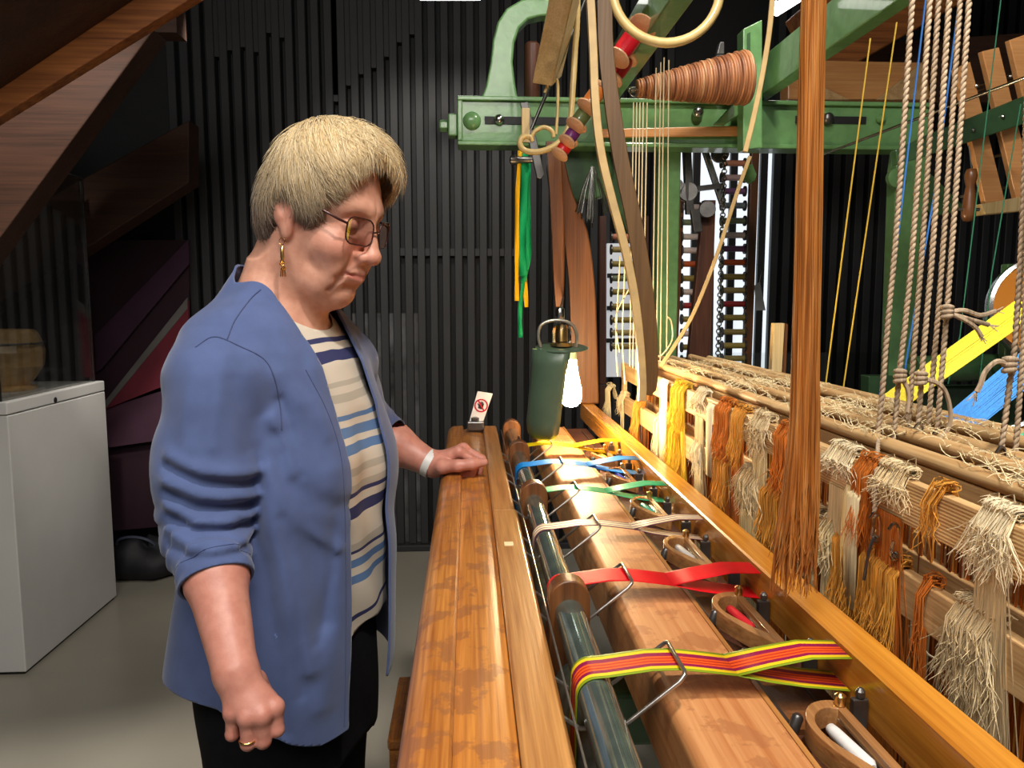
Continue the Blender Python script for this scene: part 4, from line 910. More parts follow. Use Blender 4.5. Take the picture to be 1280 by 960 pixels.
# ================================================================== green iron frame
FY = 2.25
def G(px, py, Y=FY): return W(px, py, Y)
a, b_ = G(572, 181), G(1165, 128)
cb = MB()
cb.box((a.x, FY+.012, a.z+.012), (b_.x, FY+.07, b_.z-.012)).box((a.x, FY, a.z), (b_.x, FY+.08, a.z+.0125)).box((a.x, FY, b_.z-.0125), (b_.x, FY+.08, b_.z)).box((a.x, FY, a.z+.012), (a.x+.014, FY+.07, b_.z-.012))
cross = cb.build('cross_beam', M['green'], loom, bevel=.003)
for x0_, x1_, y_ in ((606, 722, 150), (996, 1085, 149)):
    p0, p1 = G(x0_, y_+4), G(x1_, y_-4); MB().box((p0.x, FY+.0085, p0.z), (p1.x, FY+.0118, p1.z)).build('slot', M['black'], cross)
for px, py, r, mt in ((624, 149, .014, 'steel'), (660, 148, .009, 'steel'), (1036, 148, .017, 'iron'), (873, 140, .016, 'steel'), (1102, 148, .013, 'green')):
    p = G(px, py); MB().lathe([(r*.6, 0), (r, .002), (r, .010), (r*.7, .016), (r*.2, .018)], (p.x, FY+.0084, p.z), (0, -1, 0), 16).build('bolt_head', M[mt], cross, smooth=40)
p = G(590, 150); MB().lathe([(.001, 0), (.026, .001), (.024, .010), (.012, .016), (.001, .017)], (p.x, FY+.012, p.z), (0, -1, 0), 20).build('cast_boss', M['green'], cross, smooth=60)
p = G(560, 154); q_ = G(572, 154)
MB().box((p.x, FY+.01, p.z-.032), (q_.x-.0005, FY+.06, p.z+.03)).build('end_plate', M['green'], cross, bevel=.004)
MB().lathe([(.016, 0), (.018, .003), (.018, .022), (.014, .026)], (p.x-.0005, FY+.035, p.z), (-1, 0, 0), 6).build('end_nut', M['green'], cross, bevel=.002)
sw = [(598, 130), (607, 108), (613, 78), (616, 50), (622, 27), (633, 10), (650, 0), (672, -9), (700, -12), (700, 18), (676, 20), (660, 24), (649, 35), (643, 52), (641, 78), (644, 105), (649, 130)]
MB().prism([G(x, y, FY+.012) for x, y in sw], (0, .05, 0)).build('swan_neck_arm', M['green'], loom, bevel=.006, seg=3)
# long beams running along the loom
for X0_, X1_, ya in ((.838, .877, .95), (.395, .442, 1.35)):
    MB().box((X0_, ya, H+.578), (X1_, 2.31, H+.684)).build('side_beam', M['green'], loom, bevel=.003)
# posts and brackets
def flat(name, pts, Y, t, mat, parent, bevel=.003): return MB().prism([W(x, y, Y) for x, y in pts], (0, t, 0)).build(name, mat, parent, bevel=bevel)
flat('bracket_plate', [(929, 187), (929, 36), (953, 24), (953, 185)], 2.16, .05, M['green'], loom)
flat('bracket_web', [(934, 100), (934, 42), (938, 40), (938, 100)], 2.155, .004, M['green_dark'], loom, 0)
MB().box((G(819, 470, 2.35).x, 2.35, 0), (G(845, 470, 2.35).x, 2.41, G(830, 182, 2.35).z)).build('rear_post', M['green'], loom, bevel=.004)
flat('rear_post', [(1110, 500), (1120, 210), (1124, 182), (1166, 182), (1150, 300), (1142, 500)], FY+.02, .05, M['green'], loom)
flat('brace', [(1128, 182), (1210, 262), (1170, 270), (1140, 250)], FY+.03, .03, M['green_dark'], loom)
MB().box((G(1108, 490).x, FY+.03, 0), (G(1140, 490).x, FY+.06, G(1110, 499).z)).build('post_foot', M['green_dark'], loom)
flat('foot_flange', [(1086, 503), (1086, 470), (1120, 470), (1120, 503)], FY-.03, .05, M['green_dark'], loom)
p = G(1122, 222); MB().lathe([(.02, 0), (.028, .004), (.028, .02), (.012, .026)], (p.x, FY+.02, p.z), (0, -1, 0), 18).build('pivot_boss', M['green'], loom, smooth=40)
flat('brace', [(738, 182), (770, 182), (792, 268), (786, 292)], 2.36, .03, M['green_dark'], loom)
flat('gear_housing', [(688, 238), (684, 205), (700, 182), (760, 182), (768, 215), (756, 246), (720, 252)], 2.33, .05, M['green_dark'], loom, .008)
flat('tie_board', [(748, 161), (925, 157), (925, 170), (748, 172)], FY-.007, .0065, M['orange_wood'], loom)
MB().bar(G(893, 126, 2.3), G(952, 130, 2.3), (0, 0, .004), (0, .02, 0)).build('shelf_plate', M['green_dark'], loom)
flat('rear_strut', [(893, 155), (907, 155), (932, 138), (938, 120), (928, 118)], 2.2, .02, M['green'], loom)
# dark jacquard works behind the drum: many small iron bits
mach = thing('harness_gear', (.63, 2.42, 1.55), 'dark iron gear and levers hanging below the green cross beam', 'machinery')
MB().bar(G(858, 182, 2.42), G(862, 268, 2.42), (.012, 0, 0), (0, .012, 0)).build('lever', M['iron'], mach, bevel=.002)
MB().bar(G(880, 185, 2.44), G(905, 260, 2.44), (.010, 0, 0), (0, .008, 0)).build('lever', M['steel'], mach, bevel=.002)
MB().bar(G(868, 262, 2.4), G(872, 290, 2.4), (.014, 0, 0), (0, .01, 0)).build('lever', M['iron'], mach, bevel=.002)
for px, py, r in ((900, 192, .028), (884, 262, .026), (860, 240, .03), (846, 232, .02)):
    p = G(px, py, 2.42); MB().lathe([(r*.3, -.012), (r*.95, -.012), (r, -.008), (r, .008), (r*.95, .012), (r*.3, .012)], p, (.2, 1, 0), 18).build('pulley', M['iron'], mach, smooth=40)
MB().bar(G(838, 240, 2.42), G(905, 232, 2.42), (0, 0, .008), (0, .008, 0)).build('shaft', M['iron'], mach)
ch = MB()
for i in range(58):
    t = i/57; p = G(lerp(906, 897, t), lerp(196, 455, t), 2.40)
    ch.torus(p, (1, 0, 0) if i % 2 else (0, 1, 0), .0075, .0022, 8, 4)
stuff(ch.build('chain', M['steel'], mach, smooth=80))
MB().prism([G(*p_, 2.45) for p_ in [(860, 455), (880, 250), (895, 250), (888, 455)]], (0, .03, 0)).build('slanted_board', M['dark_wood'], mach, bevel=.002)
# wire brush of grey cords
mb = MB(); top = G(741, 208, 2.1)
for i in range(34):
    a_ = rng.uniform(-1, 1); e_ = top+Vector((a_*.046, rng.uniform(-.015, .015), -.12-rng.uniform(0, .05)*(1-abs(a_))))
    mb.tube([top+Vector((a_*.004, 0, 0)), lerp(top, e_, .5)+Vector((a_*.006, 0, 0)), e_], .0011, 4)
wbru = tag(mb.build('harness_wires', M['steel']), 'splayed bunch of grey harness wires hanging beside the brown curved arms', 'wires'); stuff(wbru)
# ------------------------------------------------------------------ wound drum
dr = thing('wound_drum', W(865, 130, 2.1), 'conical drum wound with brown cord, on the green cross beam', 'drum')
A, B = W(796, 111, 2.1), W(934, 97, 2.1); ax = (B-A); L = ax.length; prof = [(.004, 0)]; nr = 44
for i in range(nr):
    t = (i+.5)/nr; R = lerp(.022, .071, t**.85)*(1+.03*math.sin(i*2.3)); w_ = L/nr
    prof += [(R-.0018, i*w_), (R, (i+.3)*w_), (R, (i+.7)*w_), (R-.0018, (i+1)*w_)]
prof += [(.004, L)]
m, nt, b0 = new_mat('drum_cords'); n1 = node(nt, 'ShaderNodeTexNoise', Scale=1.0, Detail=2.0); nt.links.new(coords(nt, (95, 4, 4)), n1.inputs['Vector'])
nt.links.new(ramp(nt, n1.outputs[0], [(.25, sr(92, 54, 38)), (.42, sr(150, 96, 64)), (.6, sr(186, 126, 84)), (.72, sr(214, 172, 130)), (.8, sr(120, 74, 50))]), b0.inputs['Base Color']); b0.inputs['Roughness'].default_value = .45
MB().lathe(prof, A, ax, 40).build('cord_winding', m, dr, smooth=60)
MB().lathe([(.006, 0), (.008, .002), (.008, .02), (.005, .024)], A, -ax, 14).build('drum_axle', M['steel'], dr, smooth=50)
MB().torus(A+Vector((-.008, -.006, -.01)), (0, 1, .2), .011, .002, 18, 6).build('eye_ring', M['steel'], dr, smooth=60)
flat('rest', [(896, 68), (900, 52), (906, 52), (906, 68)], 2.22, .02, M['iron'], dr)
# ------------------------------------------------------------------ brown curved arms
def plank_poly(name, left, right, Y, t, mat, label, cat):
    L_, R_ = spl([W(*p, Y) for p in left], 5), spl([W(*p, Y) for p in right], 5)
    mb = MB(); n = len(L_); d = Vector((0, t, 0))
    rows = [[L_[i], R_[i], R_[i]+d, L_[i]+d, L_[i]] for i in range(n)]
    mb.strip(rows); mb.f += [(0, 1, 2, 3), (5*(n-1)+3, 5*(n-1)+2, 5*(n-1)+1, 5*(n-1))]
    return tag(mb.build(name, mat, None, 50, bevel=.004), label, cat)
plank_poly('batten_arm', [(693, 186), (697, 240), (706, 300), (712, 360), (714, 430), (716, 505)], [(703, 186), (716, 240), (735, 290), (744, 360), (747, 430), (749, 505)], 2.13, .035, M['brown_wood'], 'broad curved brown wooden arm rising from the far end of the rail', 'arm')
plank_poly('batten_arm', [(683, 176), (687, 230), (690, 290), (692, 340), (695, 384)], [(702, 176), (704, 230), (706, 290), (706, 340), (704, 384)], 2.06, .03, M['brown_wood'], 'slim tapering brown wooden arm above the green lamp', 'arm')
hk = thing('arm_hinge', G(670, 150, 2.02), 'grey steel bars and turned pin crossing the green beam near its end', 'hinge')
MB().prism([W(*p_, 2.16) for p_ in [(650, 128), (660, 127), (681, 218), (676, 224), (671, 222)]], (0, .012, 0)).build('flat_bar', M['iron'], hk, bevel=.002)
MB().tube([W(760, -60, 2.07), W(733, -5, 2.08), W(716, 40, 2.09), W(664, 162, 2.10)], .0048, 8).build('rod', M['iron'], hk, smooth=60)
MB().lathe([(.004, 0), (.013, .003), (.013, .02), (.009, .026), (.009, .06)], W(637, 200, 2.1), (1, 0, .02), 16).build('turned_pin', M['iron'], hk, smooth=50)
MB().box(W(652, 178, 2.145), W(662, 136, 2.155)).build('bone_block', M['block'], hk, bevel=.002)
hkk = spl([W(x, y, 2.0) for x, y in [(681, 116), (687, 100), (693, 98), (697, 104), (697, 135), (695, 168)]], 5)
MB().tube(hkk, .004, 8).build('bent_hook', M['cane'], hk, smooth=60)
# cane crook
cr_ = spl([W(x, y, 1.95) for x, y in [(724, -330), (722, -6), (719, 60), (716, 110), (713, 150), (704, 172), (690, 184), (672, 190), (656, 188), (650, 180), (653, 172), (662, 171), (666, 177)]], 6)
tag(MB().tube(cr_, [.0075]*(len(cr_)-12)+[.0070-.0002*i for i in range(12)], 10).build('cane_crook', M['cane'], None, 60), 'long bent cane ending in a small curled crook above the lamp', 'crook')
ar = spl([W(x, y, 1.955) for x, y in [(663, 176), (668, 165), (680, 159), (690, 164), (692, 172)]], 6)
tag(MB().tube(ar, .0055, 8).build('cane_loop', M['cane'], None, 60), 'half loop of bamboo cane beside the curled crook', 'loop')
tag(MB().torus(W(833, -14, 1.3), (.05, 1, -.1), .088, .0078, 40, 10).build('cane_hoop', M['cane'], None, 60), 'large bamboo hoop hanging at the top before the spools', 'hoop')
# ash block
bl = MB().hexa([W(665, 104, 1.98), W(690, 108, 1.98), W(702, 96, 2.06), W(677, 92, 2.06)], [W(770, -420, 1.30), W(816, -420, 1.30), W(826, -420, 1.38), W(780, -420, 1.38)])
tag(bl.build('ash_lever', M['block'], bevel=.003), 'pale squared ash lever hanging beside the green swan-neck arm', 'lever')
lv = MB().lathe([(.02, 0), (.022, .004), (.022, .16), (.016, .166)], W(665, 128, 2.3), (0, 0, 1), 16); tag(lv.build('brown_post', M['dark_wood'], smooth=40), 'short dark brown round post behind the ash lever', 'post')
# ------------------------------------------------------------------ colour spools on the slanting cord
def spool(px, py, r, ln, Y, col, label, d=(35, -48), fl='flange'):
    c = W(px, py, Y); ax = (W(px+d[0], py+d[1], Y+.03)-c).normalized()
    t = tag(MB().lathe([(r*.3, -ln), (r*.82, -ln*.96), (r*.9, -ln*.5), (r*.9, ln*.5), (r*.82, ln*.96), (r*.3, ln)], c, ax, 20).build('silk_spool', plain('silk_'+col[0], col[1], .3, 0, .08, 200, 0, .2), smooth=50), label, 'spool', 'spools on the slanting cord')
    for s in (-1, 1):
        MB().lathe([(r*.3, 0), (r*1.1, .002), (r*1.24, .005), (r*1.24, .008), (r*.6, .012)], c+ax*ln*s*1.02, ax*s, 20).build(fl, M['flange'], t, smooth=50)
M['flange'] = wood('pale_turned_wood', sr(226, 160, 114), sr(244, 200, 158), 'Z', .3, .3)
spool(824, 6, .025, .056, 1.75, ('dark_olive', sr(52, 66, 28)), 'dark olive silk spool with pale flanges, topmost of the chain')
spool(786, 53, .024, .040, 1.77, ('scarlet', sr(206, 20, 40)), 'scarlet silk spool just under the dark olive one')
spool(806, 46, .020, .030, 1.90, ('steel_blue', sr(60, 110, 150)), 'small steel-blue silk spool behind the scarlet one')
spool(776, 86, .020, .026, 1.84, ('crimson', sr(190, 24, 40)), 'crimson silk spool below the scarlet one')
spool(742, 122, .021, .022, 1.80, ('orange', sr(226, 130, 60)), 'orange silk spool midway along the chain')
spool(727, 146, .020, .020, 1.82, ('moss', sr(100, 112, 64)), 'moss green silk spool below the orange one')
spool(716, 167, .018, .018, 1.84, ('purple', sr(120, 50, 120)), 'purple silk spool second from the chain bottom')
spool(706, 184, .018, .016, 1.86, ('poppy', sr(220, 40, 40)), 'poppy red silk spool at the bottom of the chain')
# ------------------------------------------------------------------ hanging tassel of ribbon ends
def hang(px_pts, wd, Y, mat, label, ph):
    P = spl([W(x, y, Y) for x, y in px_pts], 6); rows = []
    for i, p in enumerate(P):
        an = .6*math.sin(i*.55+ph); u = Vector((math.cos(an), math.sin(an), 0))*wd/2; rows.append([p-u, p+u*.0, p+u])
    o = MB().strip(rows).build('hanging_ribbon', mat, None, 60, thick=.0008); return tag(o, label, 'ribbon', 'ribbon ends hanging at the green beam')
gy, gg = ribbon_mat('amber_ribbon', c=sr(240, 180, 20)), ribbon_mat('emerald_ribbon', c=sr(20, 150, 90))
hang([(650, 188), (647, 240), (646, 320), (646, 376)], .012, 2.10, gy, 'amber ribbon end farthest from the brown arms, cut at mid length', 0)
hang([(656, 190), (655, 230), (652, 300), (654, 345)], .024, 2.11, gg, 'broad emerald ribbon end in the middle of the hanging bunch', 1)
hang([(660, 196), (659, 250), (661, 310), (654, 352)], .018, 2.12, gg, 'emerald ribbon end with a pointed tip beside the amber one', 2)
hang([(657, 260), (655, 340), (650, 390), (651, 422)], .012, 2.125, gg, 'longest emerald ribbon end reaching toward the lamp', 3)
hang([(655, 215), (654, 300), (656, 345), (658, 384)], .013, 2.13, gy, 'amber ribbon end showing between the emerald ones', 4)
# ------------------------------------------------------------------ leather straps
def strap(name, pts, wd, Y, t, mat, label, cat='strap'):
    P = spl([W(x, y, Y) for x, y in (ext(pts) if pts[0][1] < 0 else pts)], 5); mb = MB(); rows = []
    n = len(P)
    for i, p in enumerate(P):
        tn = (P[min(i+1, n-1)]-P[max(i-1, 0)]).normalized(); u = tn.cross(Vector((0, 1, 0))).normalized()*(wd if not callable(wd) else wd(i/(n-1)))/2; d = Vector((0, t, 0))
        rows.append([p-u, p+u, p+u+d, p-u+d, p-u])
    mb.strip(rows); mb.f += [(0, 1, 2, 3), (5*(n-1)+3, 5*(n-1)+2, 5*(n-1)+1, 5*(n-1))]
    return tag(mb.build(name, mat, None, 40, bevel=.0015), label, cat)
strap('hanging_strap', [(756, -20), (758, 60), (766, 130), (777, 200), (792, 270), (804, 340), (812, 410), (813, 470), (809, 494)], lambda t: lerp(.024, .028, t) if t < .96 else .02, 1.30, .010, M['leather'], 'thick curved brown strap hanging before the lamp and harness')
strap('hanging_strap', [(738, -20), (742, 60), (745, 130), (752, 190), (766, 250), (782, 310), (794, 370), (801, 430), (804, 480), (803, 502)], lambda t: .013, 1.295, .014, M['leather_edge'], 'pale narrow strap running against the thick brown strap')
strap('leather_thong', [(968, -20), (962, 40), (954, 90), (944, 140), (932, 190)], .009, 1.3, .004, M['leather_edge'], 'thin tan thong hanging from the top beside the bracket plate')
strap('leather_thong', [(938, 195), (922, 240), (896, 320), (868, 390), (845, 430), (826, 458)], .009, 1.72, .004, M['leather_edge'], 'thin tan thong slanting down to the heddle frames')
# ------------------------------------------------------------------ the lamp
LY = 1.62
lm = thing('work_lamp', W(700, 550, LY), 'green metal work lamp with a glowing bulb, hanging over the race', 'lamp')
cpt = W(702, 435, LY); shp = [(692, 440), (664, 440), (661, 480), (658, 520), (658, 538), (663, 546), (674, 550), (688, 549), (695, 540), (698, 505), (699, 470), (700, 440)]
sh = MB(); rows = []
for (yy, xl, xr_) in ((436, 665, 708), (455, 664, 705), (480, 662, 702), (505, 660, 699), (525, 658, 697), (538, 659, 695), (545, 663, 691), (549, 672, 684)):
    l_, r_ = W(xl, yy, LY), W(xr_, yy, LY); c_ = (l_+r_)/2; h_ = (r_-l_).length/2
    rows.append([r_+Vector((-math.sin(t)*h_*2, -math.cos(t)*h_*1.5, 0)) for t in [math.pi*k/16 for k in range(17)]])
sh.strip(rows)
M['lamp_green'] = plain('lamp_green_enamel', sr(72, 92, 74), .38, 0, .08, 20)
sh.build('shield', M['lamp_green'], lm, 60, thick=.0016)
MB().lathe([(.004, .003), (.052, .003), (.056, .0015), (.056, 0), (.004, 0)], cpt, (0, -.12, 1), 32).build('cap_plate', M['lamp_green'], lm, smooth=40)
MB().lathe([(.020, .003), (.0235, .004), (.0235, .010), (.019, .012)], cpt, (0, 0, 1), 24).build('socket_ring', M['brass'], lm, smooth=40)
MB().lathe([(.019, .012), (.021, .018), (.021, .038), (.017, .046), (.010, .050)], cpt, (0, 0, 1), 24).build('socket', glass('smoky_glass', (.75, .74, .68), .08), lm, smooth=50)
MB().lathe([(.006, .013), (.009, .015), (.009, .044), (.005, .049)], cpt, (0, 0, 1), 16).build('socket_core', M['brass'], lm, smooth=50)
hd = spl([W(x, y, LY-.01) for x, y in [(676, 434), (673, 420), (676, 407), (688, 401), (704, 401), (716, 407), (721, 420), (720, 434)]], 5)
MB().tube(hd, .0035, 8).build('carrying_bow', plain('nickel_bow', (.5, .49, .42), .3, .8), lm, smooth=60)
MB().lathe([(.008, 0), (.010, .002), (.010, .028), (.006, .034)], W(700, 404, LY), (0, 0, 1), 14).build('hanger_fitting', M['steel'], lm, smooth=50)
MB().tube([W(700, 388, LY), W(702, 380, 1.9), W(704, 372, 2.05)], .003, 6).build('cord', M['iron'], lm, smooth=60)
bt, bb_ = W(717, 437, LY+.004), W(713, 508, LY+.006); bax = bb_-bt; Lb = bax.length
MB().lathe([(.004, 0), (.0065, .002), (.0075, Lb*.18)], bt, bax, 20).build('bulb_neck', M['white'], lm, smooth=50)
MB().lathe([(.0078, Lb*.18), (.010, Lb*.32), (.0155, Lb*.5), (.0215, Lb*.68), (.0235, Lb*.8), (.021, Lb*.92), (.013, Lb*.99), (.002, Lb*1.01)], bt, bax, 24).build('bulb', emit('glowing_bulb', (1, .74, .42), 260), lm, smooth=60)
# ------------------------------------------------------------------ creel of bobbins at the back
cre = thing('bobbin_creel', (W(893, 470, 3.2).x, 3.2, 0), 'tall brown bobbin creel standing before the lit window', 'creel')
for pts in ([(850, 246), (856, 243), (846, 475), (838, 475)], [(940, 186), (950, 184), (939, 475), (929, 475)]):
    flat('upright', pts, 3.2, .03, M['brown_wood'], cre, .002)
for pts, X_ in (([(838, 475), (846, 475), (846, 480), (838, 480)], 0),):
    pass
for px in (842, 934):
    p = W(px, 472, 3.2); MB().box((p.x-.013, 3.2, 0), (p.x+.013, 3.23, p.z-.0005)).build('leg', M['brown_wood'], cre)
flat('crossbar', [(848, 176), (952, 172), (952, 182), (848, 186)], 3.19, .03, M['brown_wood'], cre, .002)
flat('center_bar', [(886, 470), (889, 300), (893, 300), (891, 470)], 3.24, .02, M['iron'], cre, .001)
BC = {'copper': sr(200, 130, 100), 'dusty pink': sr(196, 164, 160), 'violet': sr(120, 80, 120), 'slate': sr(110, 124, 130), 'sage': sr(120, 130, 100), 'pale pink': sr(214, 196, 190), 'vermilion': sr(206, 90, 40), 'olive': sr(150, 130, 60), 'ochre': sr(166, 146, 90), 'crimson': sr(160, 40, 40), 'khaki': sr(150, 132, 74)}
bobmats = {k: plain('bobbin_'+k.replace(' ', '_'), v, .5, 0, .1, 100) for k, v in BC.items()}
protoB = {}
def bobbin(px0, px1, py, Y, col, label, group):
    a_, b2 = W(px0, py, Y), W(px1, py, Y); c_ = (a_+b2)/2; ln = (b2-a_).length/2; key = (col, round(ln, 3))
    if key not in protoB:
        t = MB().lathe([(.006, -ln), (.0125, -ln*.95), (.0125, ln*.95), (.006, ln)], c_, (1, 0, 0), 14).build('bobbin', bobmats[col], smooth=40); kids = []
        for s in (-1, 1): kids.append(MB().lathe([(.006, -.003), (.022, -.003), (.022, .003), (.006, .003)], c_+Vector((s*ln, 0, 0)), (1, 0, 0), 14).build('flange', M['iron'], t, smooth=40))
        protoB[key] = (t, kids, c_)
    else:
        t0, k0, c0 = protoB[key]; t = t0.copy(); C.objects.link(t); t.location = t0.location+(c_-c0)
        for k_ in k0: kk = k_.copy(); C.objects.link(kk); kk.parent = t
    tag(t, label, 'bobbin', group)
rowsB = [(204, 'copper'), (222, 'dusty pink'), (239, 'violet'), (257, 'slate'), (276, 'sage'), (294, 'pale pink'), (311, 'violet'), (328, 'vermilion'), (346, 'olive'), (363, 'ochre'), (380, 'crimson'), (397, 'olive'), (415, 'khaki'), (432, 'olive'), (448, 'khaki')]
ordn = ['topmost', 'second', 'third', 'fourth', 'fifth', 'sixth', 'seventh', 'eighth', 'ninth', 'tenth', 'eleventh', 'twelfth', 'thirteenth', 'fourteenth', 'lowest']
for i, (py, c_) in enumerate(rowsB):
    bobbin(902, 931, py, 3.2, c_, c_+' bobbin, '+ordn[i]+' from the top in the right column of the lit creel', 'bobbins of the creel, right column')
    if py > 250: bobbin(852, 874, py+2, 3.2, c_ if i % 3 else 'pale pink', (c_ if i % 3 else 'pale pink')+' bobbin, '+ordn[i-3]+' from the top in the left column of the lit creel', 'bobbins of the creel, left column')
cr2 = thing('bobbin_creel', (W(780, 470, 3.3).x, 3.3, 0), 'second brown bobbin creel, half hidden behind the hanging cords', 'creel')
for pts in ([(750, 270), (758, 270), (758, 480), (750, 480)], [(803, 270), (811, 270), (811, 480), (803, 480)]):
    flat('upright', pts, 3.3, .03, M['dark_wood'], cr2, .002)
for px in (754, 807):
    p = W(px, 481, 3.3); MB().box((p.x-.013, 3.3, 0), (p.x+.013, 3.33, p.z-.002)).build('leg', M['dark_wood'], cr2)
for i, (py, c_) in enumerate([(296, 'copper'), (312, 'ochre'), (330, 'olive'), (348, 'sage'), (365, 'olive'), (383, 'khaki'), (400, 'olive'), (416, 'ochre'), (433, 'khaki')]):
    bobbin(764, 798, py, 3.3, c_, c_+' bobbin, '+ordn[i]+' from the top in the shaded creel', 'bobbins of the shaded creel')
tk = tag(flat('price_tag', [(943, 357), (950, 352), (957, 388), (945, 388)], 3.15, .002, plain('grey_card', (.3, .3, .3), .6), None, 0), 'small grey paper tag hanging on the creel upright', 'tag')
MB().tube([W(946, 330, 3.15), W(952, 340, 3.15), W(949, 354, 3.15)], .001, 5).build('string', M['iron'], tk)
MB().prism([W(*p_, 2.5) for p_ in [(934, 205), (941, 205), (946, 218), (944, 226), (937, 230), (929, 224), (929, 216)]], (0, .012, 0)).build('drop_handle', M['green'], loom, bevel=.002)
bs = tag(flat('bare_stick', [(963, 490), (968, 404), (981, 404), (976, 490)], 1.75, .02, M['block'], None, .001), 'short pale upright stick behind the heddle frames', 'stick')
flat('shade_side', [(977, 490), (981.5, 404), (985, 405), (981, 490)], 1.77, .02, M['brown_wood'], bs, 0)
# ================================================================== heddle frames
HX = .42
m, nt, b0 = new_mat('thread_wound_pine'); tc = coords(nt, (1, 1, 1)); sx = node(nt, 'ShaderNodeSeparateXYZ'); nt.links.new(tc, sx.inputs[0])
mu = node(nt, 'ShaderNodeMath', operation='MULTIPLY'); mu.inputs[1].default_value = 2*math.pi/.0032; nt.links.new(sx.outputs[2], mu.inputs[0])
si = node(nt, 'ShaderNodeMath', operation='SINE'); nt.links.new(mu.outputs[0], si.inputs[0])
n1 = node(nt, 'ShaderNodeTexNoise', Scale=1.0, Detail=4.0); nt.links.new(coords(nt, (30, 5, 60)), n1.inputs['Vector'])
ad = node(nt, 'ShaderNodeMath', operation='MULTIPLY_ADD'); ad.inputs[1].default_value = .12; nt.links.new(si.outputs[0], ad.inputs[0]); nt.links.new(n1.outputs[0], ad.inputs[2])
nt.links.new(ramp(nt, ad.outputs[0], [(.25, sr(170, 128, 80)), (.5, sr(212, 172, 116)), (.75, sr(234, 202, 146))]), b0.inputs['Base Color']); b0.inputs['Roughness'].default_value = .6
bump(nt, b0, ad.outputs[0], .5, .002); M['wound'] = m
class Strands(MB):
    def strand(s, pts, r=.0011, n=3):
        m = len(pts); s.tube(pts, [r]*(m-2)+[r*.8, r*.25] if m > 3 else r, n, False); return s
def curtain(mb, X, ya, yb, za, zb, n, r=.0011, jit=.004, xj=.006):
    for i in range(n):
        y = rng.uniform(ya, yb); x = X+rng.uniform(-xj, xj); dy = rng.normal(0, jit)
        mb.strand([(x, y, za), (x+rng.normal(0, .001), y+dy*.5, (za+zb)/2), (x+rng.normal(0, .002), y+dy, zb+rng.uniform(0, .01))], r)
FL = ['front heddle frame with two pine slats, nearest the rail', 'second heddle frame, just behind the front pine one', 'third heddle frame, with a round top bar', 'fourth heddle frame, beyond the third round bar', 'fifth heddle frame, near the coloured warps', 'rearmost heddle frame, nearest the coloured warps']
for i, X in enumerate((HX, .462, .505, .55, .60, .65)):
    fr = thing('heddle_harness', (X, 1.2, 1.0), FL[i], 'heddle frame', 'heddle frames')
    top = .171 if i == 0 else .164+.004*(i % 2)
    MB().box((X-.006, .25, H-top-.042), (X+.006, 2.06, H-top)).build('upper_slat', M['wound'] if i == 0 else M['slat'], fr, bevel=.0015)
    MB().box((X-.006, .25, H-.302), (X+.006, 2.06, H-.259)).build('lower_slat', M['slat'], fr, bevel=.0015)
    for y in (.27, 2.04): MB().box((X-.005, y-.012, H-.2588), (X+.005, y+.012, H-top-.0422)).build('end_post', M['slat'], fr)
    if i: MB().lathe([(.0085, 0), (.0085, 1.78)], (X, .26, H-top+.0085), (0, 1, 0), 10).build('round_bar', M['slat'], fr, smooth=50)
    for mt, n, seed in (('brown_yarn', 220, 1), ('orange_yarn', 260, 2), ('gold_yarn', 110, 4), ('cream_yarn', 50, 3)) if i else (('orange_yarn', 60, 1),):
        mb = Strands()
        if i: curtain(mb, X, .3, 2.0, H-top-.04, H-.62, n)
        else: curtain(mb, X+.004, .4, 2.0, H-.30, H-.6, n)
        stuff(mb.build('heddle_strands', M[mt], fr))
# draped tufts
def tuft(row, px, wd, drop, mat, n, label, r=.0012, under=None, curl=.35, flat_=False):
    smooth_ = mat in ('gold_yarn', 'yellow_yarn', 'orange_yarn', 'cream_yarn') and wd > .03
    if smooth_: curl = .10; drop = max(drop, .085)
    n = int(n*(2.6 if smooth_ else 2.1)); r *= .66; X = HX; Y = 403.0/(px-585); zt = H-(.171 if row == 'u' else .259); s = Strands()
    for i in range(n):
        y = Y+((i+.5)/n-.5)*wd if smooth_ else Y+rng.uniform(-.5, .5)*wd; x0 = X-.0075-rng.uniform(0, .004); lift = abs(rng.normal(0, .0018 if smooth_ else .005)); dl = drop*(rng.uniform(.8, 1.05) if smooth_ else rng.uniform(.35, 1.1)); sp = rng.normal(0, wd*curl)
        s.strand([(X+.012, y+rng.normal(0, .004), zt-.02-rng.uniform(0, .015)), (X+.004, y, zt+.003+lift), (X-.004, y+sp*.05, zt+.003+lift*.9), (x0-.001-lift*.5, y+sp*.2, zt-.008), (x0-lift*.8, y+sp*.45, zt-dl*.45), (x0-abs(rng.normal(0, .004)), y+sp*.8, zt-dl*.8), (x0-abs(rng.normal(0, .006)), y+sp, zt-dl)], r)
    # knot roll on top
    for i in range(n//8 if smooth_ else n//3):
        y = Y+rng.uniform(-.5, .5)*wd; a0 = rng.uniform(0, 6); R = rng.uniform(.004, .010)
        s.strand([(X+R*math.cos(a0+t*.9), y+(t-3)*.002+rng.normal(0, .002), zt+.006+R*.6*math.sin(a0+t*.9)+.002) for t in range(7)], r)
    o = tag(s.build('yarn_tuft', M[mat], None, 80), label, 'yarn', 'yarn tufts on the front heddle frame')
    if under:
        u = Strands(); z1 = zt-.044
        for i in range(int(n*.8)):
            y = Y+(i/(n*.8)-.5)*wd*.9+rng.normal(0, .002); e = rng.normal(0, .008)
            u.strand([(X-.008, y, z1+.006), (X-.007+rng.normal(0, .001), y+e*.5, z1-.07), (X-.004, y+e, z1-.14), (X, y+e, z1-.22)], r*1.05)
        u.build('lower_strands', M[under], o, 80)
    return o
